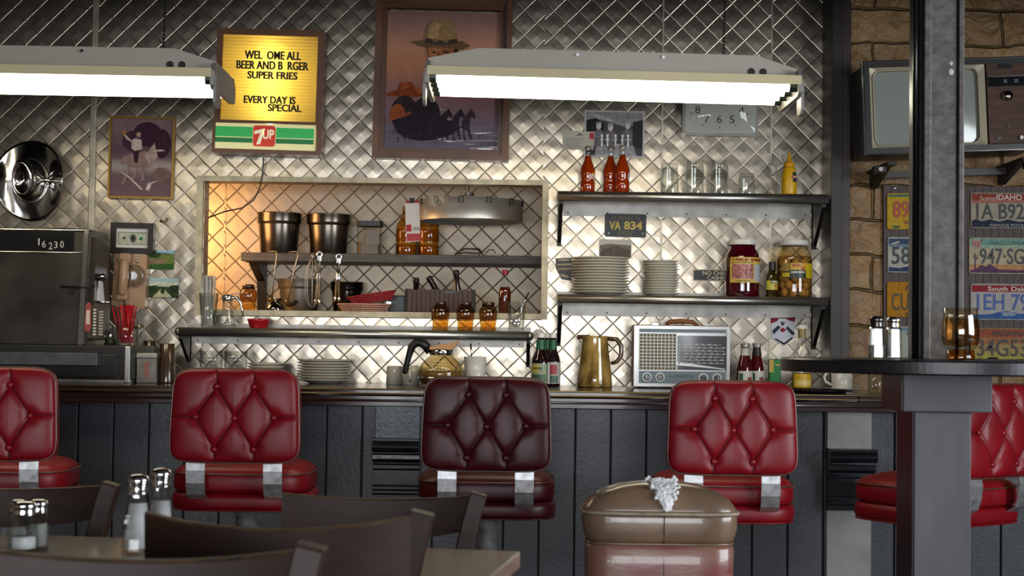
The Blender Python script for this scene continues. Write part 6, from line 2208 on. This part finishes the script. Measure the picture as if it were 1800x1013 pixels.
def wood_chair(label, cx, Y, top, hwid, rz, rail=0.10, sag=0.05, dip=0.016, toward=False, rake=0.10):
    """cx world x of the back's middle, Y its depth, top = height of rail ends; the seat lies away from the camera unless toward"""
    t = thing('wooden_chair', label, 'chair', Vector((cx, Y, 0)), rz + (PI if toward else 0), 'dark wooden chairs')
    n = 40
    vs, zc = [], top
    # crest rail: curved in plan, dipped along its top edge
    for i in range(n + 1):
        u = i / n * 2 - 1
        e0, e1 = (hwid, hwid - 0.03) if not toward else (hwid - 0.03, hwid)
        x = -e0 + (e0 + e1) * (u + 1) / 2
        y = -sag * (1 - u * u)
        zt_ = top - dip * (1 - u * u) * (1.0)
        zb_ = zt_ - rail * (0.82 + 0.18 * (1 - u * u))
        for yy, z in ((y - 0.011, zb_), (y - 0.011, zt_ - 0.003), (y - 0.008, zt_), (y + 0.008, zt_), (y + 0.011, zt_ - 0.003), (y + 0.011, zb_)):
            rk = -(z - 0.46) * rake
            vs.append((x, yy + rk, z))
    fs = [(i * 6 + a, (i + 1) * 6 + a, (i + 1) * 6 + (a + 1) % 6, i * 6 + (a + 1) % 6) for i in range(n) for a in range(6)]
    fs += [tuple(range(6)), tuple(n * 6 + a for a in range(5, -1, -1))]
    g = MB().add(vs, fs, wood_d, True)
    for i in range(len(g.m)):
        if i < n * 6 and i % 6 in (1, 2, 3):
            g.m[i] = g.mi(worn_w)
    o = g.build('crest_rail', t)
    o.modifiers.new('edge', 'EDGE_SPLIT').split_angle = math.radians(25)
    for s in (-1, 1):
        pts = [(s * (hwid - 0.03), -0.0, 0.0), (s * (hwid - 0.062), 0.02, 0.42)]
        short = s == (1 if toward else -1)
        for q in (0.25, 0.5, 0.7, 0.85, 1.0):
            z = 0.46 + (top + 0.003 - (rail * 0.9 if short else 0) - 0.46) * q
            pts.append((s * (hwid - 0.017 - 0.047 * (1 - q ** 2.2)), (-0.012 if toward else 0.012) - (z - 0.46) * rake, z))
        g = MB().band(pts, (0, 0.046, 0), 0.034, wood_d)
        g.build('rear_post', t, bevel=0.003)
        MB().bb((s * (hwid - 0.03) - 0.018, 0.36, 0), (s * (hwid - 0.03) + 0.018, 0.396, 0.43), wood_d).build('front_leg', t, bevel=0.003)
    MB().prismz([(-hwid + 0.03, 0.035), (hwid - 0.03, 0.035), (hwid + 0.005, 0.41), (-hwid - 0.005, 0.41)], 0.43, 0.46, wood_d).build('seat', t, bevel=0.008)
    z = top - rail - 0.14
    MB().band([(-hwid + 0.03, -(z - 0.46) * rake - 0.005, z), (0, -(z - 0.46) * rake - 0.03, z), (hwid - 0.03, -(z - 0.46) * rake - 0.005, z)], (0, 0, 0.05), 0.016, wood_d).build('lower_rail', t)
    return t


def chair_at(label, x0, x1, ytop, Y, **kw):
    """picture columns of the back's two ends and the row of its ends' tops"""
    xm = (x0 + x1) / 2
    top = Z(xm, ytop, Y)
    rk = (top - 0.46) * 0.10
    kw.setdefault('rz', 0.0)
    tw = kw.get('toward', False)
    return wood_chair(label, X(xm, ytop, Y), Y + (-rk if tw else rk), top, (x1 - x0) / 2 * S(Y), **kw)


chair_at('dark wooden chair by the picture edge across the pale table, below the cash register', -175, 208, 851, 3.12, toward=True, rail=0.075, sag=0.03, dip=0.012)
chair_at('dark wooden chair across the pale table, between the bright red and the maroon stools', 498, 856, 869, 3.12, toward=True, rail=0.08, sag=0.03, dip=0.012)
chair_at('dark wooden chair with a worn top edge on the near side of the pale table', 258, 763, 903, 2.1, rail=0.11, sag=0.07, dip=0.012)
chair_at('nearest dark wooden chair, cropped by the bottom edge, in front of the two small shakers', -60, 572, 962, 1.72, toward=True, rail=0.10, sag=0.03, dip=0.018)

# pale dining table
TZ = 0.74
c1 = P(915, 969, 2.0)
d = (P(915, 969, 1) - Vector((0, 0, EYE)))
c1 = Vector((0, 0, EYE)) + d * ((TZ - EYE) / d.z)
d2 = P(60, 940, 1) - Vector((0, 0, EYE))
c2 = Vector((0, 0, EYE)) + d2 * ((TZ - EYE) / d2.z)
ang = math.atan2(c1.y - c2.y, c1.x - c2.x)
t = thing('dining_table', 'low tan laminate dining table with glass shakers, among the dark chairs', 'table', (c1.x, c1.y, 0), ang)
lam = mat('tan_laminate', '#6f6150', 0.22, coat=0.5, var=(7, 0.12), stretch=(0.6, 4, 1))
TL, TD = 1.5, 0.52
MB().bb((-TL, -TD, TZ - 0.03), (0, 0, TZ), lam).build('tabletop', t, bevel=0.004)
MB().bb((-TL / 2 - 0.3, -TD / 2 - 0.03, TZ - 0.055), (-TL / 2 + 0.3, -TD / 2 + 0.03, TZ - 0.0305), dark_iron).build('support_rail', t)
MB().cyl((-0.62, -0.2, 0.03), 0.035, TZ - 0.086, dark_iron, 20).build('pedestal', t)
MB().lathe([(0, 0), (0.11, 0), (0.11, 0.01), (0.05, 0.03), (0, 0.03)], dark_iron, 30, (-0.62, -0.2, 0)).build('base_plate', t)


def on_table(px, py):
    d = P(px, py, 1) - Vector((0, 0, EYE))
    p = Vector((0, 0, EYE)) + d * ((TZ - EYE) / d.z)
    return p + Vector((0, 0, 0.0006))


shaker('small faceted salt shaker on the tan table, in front of its pepper twin', on_table(41, 971), 0.083, 0.024, salt, 0.3, chrome, 8)
shaker('small faceted shaker on the tan table, half behind the salt shaker', on_table(66, 966), 0.083, 0.019, pepper, 0.5, chrome, 8)
g = on_table(33, 962)
shaker('small faceted shaker on the tan table, hidden behind its two neighbours', on_table(30, 960), 0.078, 0.018, pepper, 0.4, chrome, 8)
shaker('tall tapered shaker full of salt on the tan table near the worn chair', on_table(241, 970), 0.128, 0.0265, salt, 0.62, chrome, 10, cone=1.5)
shaker('tall tapered shaker with shiny lid partly behind the worn chair back', on_table(281, 953), 0.128, 0.0265, salt, 0.55, chrome, 10, cone=1.5)

# ---------------------------------------------------------------- television on its bracket
TY = 6.22
wb = Wp('television', 'old wood grain television on a black wall bracket above the licence plates', 'television', 1668, 184, TY, -1.9)
r = wb.root
wb.k = S(TY)
(x0, z0), (x1, z1) = wb.l(1518, 268), wb.l(1830, 104)
tvb = mat('tv_black', '#15130f', 0.35)
tvw = mat('tv_woodgrain', '#4a2f20', 0.5, spec=0.3, var=(8, 0.35), stretch=(1, 1, 8))
MB().bb((x0 + 0.008, 0.02, z0 + 0.006), (x1 - 0.008, 0.30, z1 - 0.006), tvb).build('cabinet', r, bevel=0.006)
g = MB().frame(x0, z0, x1, z1, 0.024, -0.01, 0.03, tvb)
g.build('front_frame', r, bevel=0.003)
g = MB().frame(x0 - 0.002, z0 - 0.002, x1 + 0.002, z1 + 0.002, 0.004, -0.014, 0.012, chrome)
g.build('chrome_trim', r)
(a, b), (c, d) = wb.l(1524, 261), wb.l(1733, 112)
olive = mat('tv_bezel', '#9c937a', 0.4, 0.2)
g = MB()
n = 40


def rr2(x0, z0, x1, z1, rr_): return rrect(x0, z0, x1, z1, rr_, 9)


o1, o2, o3 = rr2(a, b, c, d, 0.012), rr2(a + 0.026, b + 0.018, c - 0.026, d - 0.018, 0.03), rr2(a + 0.031, b + 0.022, c - 0.031, d - 0.022, 0.03)
n = len(o1)
vs = [(x, -0.004, z) for x, z in o1] + [(x, 0.004, z) for x, z in o2] + [(x, 0.018, z) for x, z in o3]
g.add(vs, [(l * n + i, l * n + (i + 1) % n, (l + 1) * n + (i + 1) % n, (l + 1) * n + i) for l in range(2) for i in range(n)], olive)
g.build('bezel', r)
e = [(x, -0.001, z) for x, z in o2]
MB().tube(e + [e[0]], 0.003, mat('pale_bezel_bead', '#a9a48c', 0.35, 0.4), 6, cap=False).build('bezel_bead', r)
m = 18
vs = []
sx0, sz0, sx1, sz1 = a + 0.026, b + 0.018, c - 0.026, d - 0.018
for i in range(m + 1):
    for j in range(m + 1):
        u, v = i / m * 2 - 1, j / m * 2 - 1
        ee = 1 - 0.045 * abs(u) ** 5 * abs(v) ** 5
        vs.append(((sx0 + sx1) / 2 + (sx1 - sx0) / 2 * u * ee, 0.017 - 0.016 * (1 - u * u * 0.6) * (1 - v * v * 0.6) + 0.006, (sz0 + sz1) / 2 + (sz1 - sz0) / 2 * v * ee))
MB().add(vs, [(i * (m + 1) + j, (i + 1) * (m + 1) + j, (i + 1) * (m + 1) + j + 1, i * (m + 1) + j + 1) for i in range(m) for j in range(m)], mat('tv_screen', '#8d928a', 0.14, coat=0.5), True).build('screen', r)
(a, b), (c, d) = wb.l(1736, 256), wb.l(1824, 112)
MB().bb((a, -0.003, b), (c, 0.02, d), tvw).build('control_panel', r, bevel=0.001)
(a, b), (c, d) = wb.l(1757, 124), wb.l(1781, 112)
MB().bb((a, -0.005, b), (c, -0.003, d), C('#0e0d0c', 0.25)).build('badge_window', r)
(a, b), (c, d) = wb.l(1738, 155), wb.l(1815, 137)
o = MB().bb((a, -0.006, b), (c, -0.003, d), C('#0d0d0e', 0.15, coat=0.5)).build('channel_window', r)
MB().frame(a - 0.002, b - 0.002, c + 0.002, d + 0.002, 0.0025, -0.008, -0.003, chrome).build('window_trim', o)
g = MB()
for i in range(3):
    p = wb.l(1784, 149 - i * 2.4)
    g.bb((p[0], -0.0068, p[1]), (p[0] + 0.016, -0.006, p[1] + 0.002), C('#7d7f82', 0.4))
p = wb.l(1769, 146)
g.bb((p[0] - 0.008, -0.0068, p[1] - 0.007), (p[0] + 0.006, -0.006, p[1] + 0.007), C('#3a3d40', 0.4))
g.build('marking', o)
p = wb.l(1770, 173)
MB().lathe([(0, 0.03), (0.016, 0.028), (0.021, 0.018), (0.021, 0.0)], chrome, 26, (p[0], -0.003, p[1]), RY).build('channel_knob', r)
p = wb.l(1770, 227)
MB().cyl((p[0], -0.003, p[1]), 0.006, 0.006, C('#14110f', 0.3), 14, RY).build('button', r)
p = wb.l(1753, 247)
MB().box((p[0], -0.005, p[1]), (0.022, 0.006, 0.012), C('#171514', 0.3)).build('rocker_switch', r)
p = wb.l(1792, 247)
MB().cyl((p[0], -0.003, p[1]), 0.008, 0.012, chrome, 14, RY).build('power_knob', r)
bz_ = Z(1668, 275, TY) - 0.006
t = thing('tv_bracket', 'black steel wall bracket carrying the old television', 'bracket', Vector((X(1668, 280, 6.4), WS, bz_)), ry=wb.root.rotation_euler[1])
g = MB()
for s in (-1, 1):
    xx = s * 0.27
    MB().bb((xx - 0.02, -0.36, -0.016), (xx + 0.02, -0.002, -0.001), dark_iron).build('arm', t, bevel=0.002)
    MB().prismx([(-0.30, -0.016), (-0.002, -0.016), (-0.002, -0.08), (-0.03, -0.08)][::-1], xx - 0.012, xx + 0.012, dark_iron).build('brace', t)
    MB().box((xx + s * 0.035, -0.28, -0.026), (0.05, 0.05, 0.03), tvb).build('clamp', t, bevel=0.004)
    MB().cyl((xx + s * 0.04, -0.30, -0.028), 0.009, 0.03, dull, 12, RY).build('clamp_bolt', t)
MB().bb((-0.27, -0.12, -0.045), (0.27, -0.09, -0.018), C('#231a12', 0.4)).build('cross_bar', t)

# ---------------------------------------------------------------- licence plates on their board
bwood = mat('plate_board_wood', '#3b2820', 0.5, var=(7, 0.3), stretch=(10, 1, 0.7))
wb = Wp('plate_board', 'dark grooved wooden board carrying the licence plates on the stone wall', 'board', 1700, 480, WS - 0.02, 0.4)
(x0, z0), (x1, z1) = wb.l(1553, 640), wb.l(1850, 327)
g = MB()
nb = 22
for i in range(nb):
    a = x0 + (x1 - x0) * i / nb
    g.bb((a + 0.0008, 0, z0), (a + (x1 - x0) / nb - 0.0008, 0.018, z1), bwood)
g.build('plank', wb.root)
MB().bb((x0, 0.006, z0), (x1, 0.0185, z1), C('#160e0b', 0.7)).build('backing', wb.root)
for q in ((1573, 331), (1840, 331)):
    p = wb.l(*q)
    MB().lathe([(0.0025, 0), (0.006, 0), (0.006, 0.002), (0.0025, 0.002)], chrome, 14, (p[0], -0.0005, p[1]), RY).build('eyelet', wb.root)


def plate(label, x0, y0, x1, y1, base, prints=(), texts=(), rust=0.15, turn=0.6, shapes=()):
    wb = Wp('licence_plate', label, 'licence plate', (x0 + x1) / 2, (y0 + y1) / 2, WS - 0.026, turn, 'licence plates on the wooden board')
    r = wb.root
    (a, b), (c, d) = wb.l(x0, y1), wb.l(x1, y0)
    m = mat('plate_' + base.lstrip('#'), base, 0.6, 0.0, spec=0.15, var=(35, rust))
    MB().prism(rrect(a, b, c, d, 0.01), 0.0, 0.0015, m).build('plate', r)
    o1 = rrect(a + 0.002, b + 0.002, c - 0.002, d - 0.002, 0.009)
    e = [(x, -0.001, z) for x, z in o1]
    MB().tube(e + [e[0]], 0.0022, mat('plate_rim_' + base.lstrip('#'), base, 0.5, 0.0, spec=0.25, var=(60, 0.3)), 5, cap=False).build('rim', r)
    if prints:
        flat(wb, r, 'print', prints)
    for body, tx0, ty0, tx1, ty1, col, bold in texts:
        g = MB()
        wb.text(g, body, tx0, ty0, tx1, ty1, -0.0035, C(col, 0.5), bold)
        g.build('lettering', r)
    for q in ((x0 + 22, y0 + 5), (x0 + 22, y1 - 5)):
        p = wb.l(*q)
        MB().cyl((p[0], -0.001, p[1]), 0.0035, 0.003, C('#3a2a20', 0.5), 10, RY).build('screw', r)
    return wb


plate('yellow licence plate with red 89, top of the column beside the shakers', 1559, 340, 1687, 404, '#b8962a', [('#3f6a5a', [(1562, 343), (1600, 342), (1596, 346), (1562, 347)]), ('#4a6a4a', ell(1574, 400, 6, 3))],
      [('89', 1569, 354, 1598, 384, '#a33a22', 0.02), ('New', 1589, 388, 1605, 395, '#8f3a22', 0.02)], 0.12)
plate('white and blue licence plate starting 58, below the yellow one', 1560, 417, 1688, 480, '#a9a79f', [('#3a4a68', [(1562, 420), (1686, 420), (1686, 429), (1562, 430)]), ('#6f7c90', [(1562, 430), (1686, 429), (1686, 433), (1562, 435)]), ('#2c3c5c', [(1562, 470), (1580, 472), (1600, 468), (1686, 472), (1686, 478), (1562, 478)]), ('#b0a890', [(1566, 428), (1580, 424), (1582, 427), (1568, 431)])],
      [('58', 1567, 434, 1600, 465, '#23242a', 0.01)], 0.1)
plate('mustard yellow licence plate starting CU beside the post', 1559, 496, 1687, 558, '#a9741a', (), [('CU', 1567, 516, 1597, 546, '#2c241c', 0.0), ('A', 1591, 501, 1601, 511, '#2a2019', 0.02), ('The', 1591, 550, 1602, 556, '#2a2019', 0.02)], 0.2)
plate('pale licence plate with green digits, lowest behind the salt shaker', 1560, 574, 1688, 637, '#9aa398', [('#5f7f8c', [(1562, 577), (1686, 577), (1686, 581), (1562, 582)])], [('A', 1593, 580, 1603, 590, '#5a4a3a', 0.0), ('0', 1568, 594, 1584, 622, '#2f8a6a', 0.0)], 0.15)
plate('red, white and blue Idaho licence plate, 1A B92, topmost beyond the post', 1706, 339, 1834, 402, '#a39a88', [('#8a3c30', [(1708, 341), (1832, 341), (1832, 351), (1708, 353)]), ('#a3695a', [(1708, 353), (1832, 351), (1832, 356), (1708, 358)]), ('#2a3044', [(1708, 389), (1716, 386), (1726, 390), (1740, 386), (1756, 390), (1772, 386), (1790, 390), (1832, 387), (1832, 400), (1708, 400)])],
      [('1A B92', 1716, 358, 1800, 386, '#1f211f', 0.01), ('Scenic', 1722, 345, 1750, 353, '#c9bba4', 0.0), ('IDAHO', 1751, 342, 1796, 352, '#cfc3ae', 0.02), ('FAMOUS POTATOES', 1740, 394, 1820, 399, '#b9b4a8', 0.0)], 0.12)
plate('Arizona licence plate with purple mountains and cactus, 947 SG, second beyond post', 1703, 418, 1831, 482, '#b3a68a', [('#6f9a8c', [(1705, 420), (1829, 420), (1829, 430), (1705, 432)]), ('#94a893', [(1705, 432), (1829, 430), (1829, 436), (1705, 438)]), ('#b88a5c', [(1705, 466), (1829, 466), (1829, 480), (1705, 480)]), ('#5c3f5c', [(1705, 476), (1718, 472), (1726, 466), (1732, 470), (1740, 464), (1748, 470), (1756, 474), (1800, 475), (1829, 477), (1829, 480), (1705, 480)]),
      ('#5a3a52', [(1713, 475), (1713, 455), (1710, 453), (1710, 448), (1711, 448), (1711, 452), (1713, 453), (1713, 446), (1715, 446), (1715, 455), (1718, 453), (1718, 448), (1719, 448), (1719, 455), (1715, 458), (1715, 475)]), ('#b0a69a', [(1708, 422), (1724, 422), (1724, 436), (1708, 436)])],
      [('FEB', 1709, 424, 1723, 435, '#a83a30', 0.02), ('ARIZONA', 1739, 424, 1802, 431, '#3f5a50', 0.0), ('947\u00b7SG', 1722, 437, 1800, 465, '#2a3330', 0.01)], 0.1)
plate('white South Dakota licence plate with red top and blue 1EH 79, third beyond post', 1706, 499, 1834, 563, '#aca9a6', [('#8f2a30', [(1708, 502), (1832, 502), (1832, 513), (1708, 514)]), ('#3a5f96', [(1708, 554), (1740, 553), (1756, 549), (1770, 547), (1790, 551), (1832, 554), (1832, 561), (1708, 561)]), ('#8f9cb0', [(1760, 550), (1774, 548), (1788, 552), (1780, 556), (1764, 556)])],
      [('South Dakota', 1736, 504, 1822, 512, '#cfc4b8', 0.02), ('1EH 79', 1717, 517, 1808, 546, '#2f4f96', 0.012)], 0.08)
plate('rust red and yellow Indiana licence plate, 34G53, lowest beyond the post', 1706, 577, 1834, 640, '#a08a5c', [('#96503f', [(1708, 579), (1832, 579), (1832, 592), (1708, 594)]), ('#9c6a4c', [(1708, 594), (1832, 592), (1832, 604), (1708, 606)]), ('#a59a4c', [(1708, 620), (1832, 620), (1832, 638), (1708, 638)]), ('#26231f', [(1708, 634), (1722, 630), (1730, 633), (1740, 628), (1752, 628), (1756, 633), (1800, 631), (1832, 634), (1832, 638), (1708, 638)])],
      [('INDIANA', 1744, 582, 1806, 591, '#241d1a', 0.01), ('34G53', 1717, 597, 1806, 627, '#2e2722', 0.008)], 0.2)
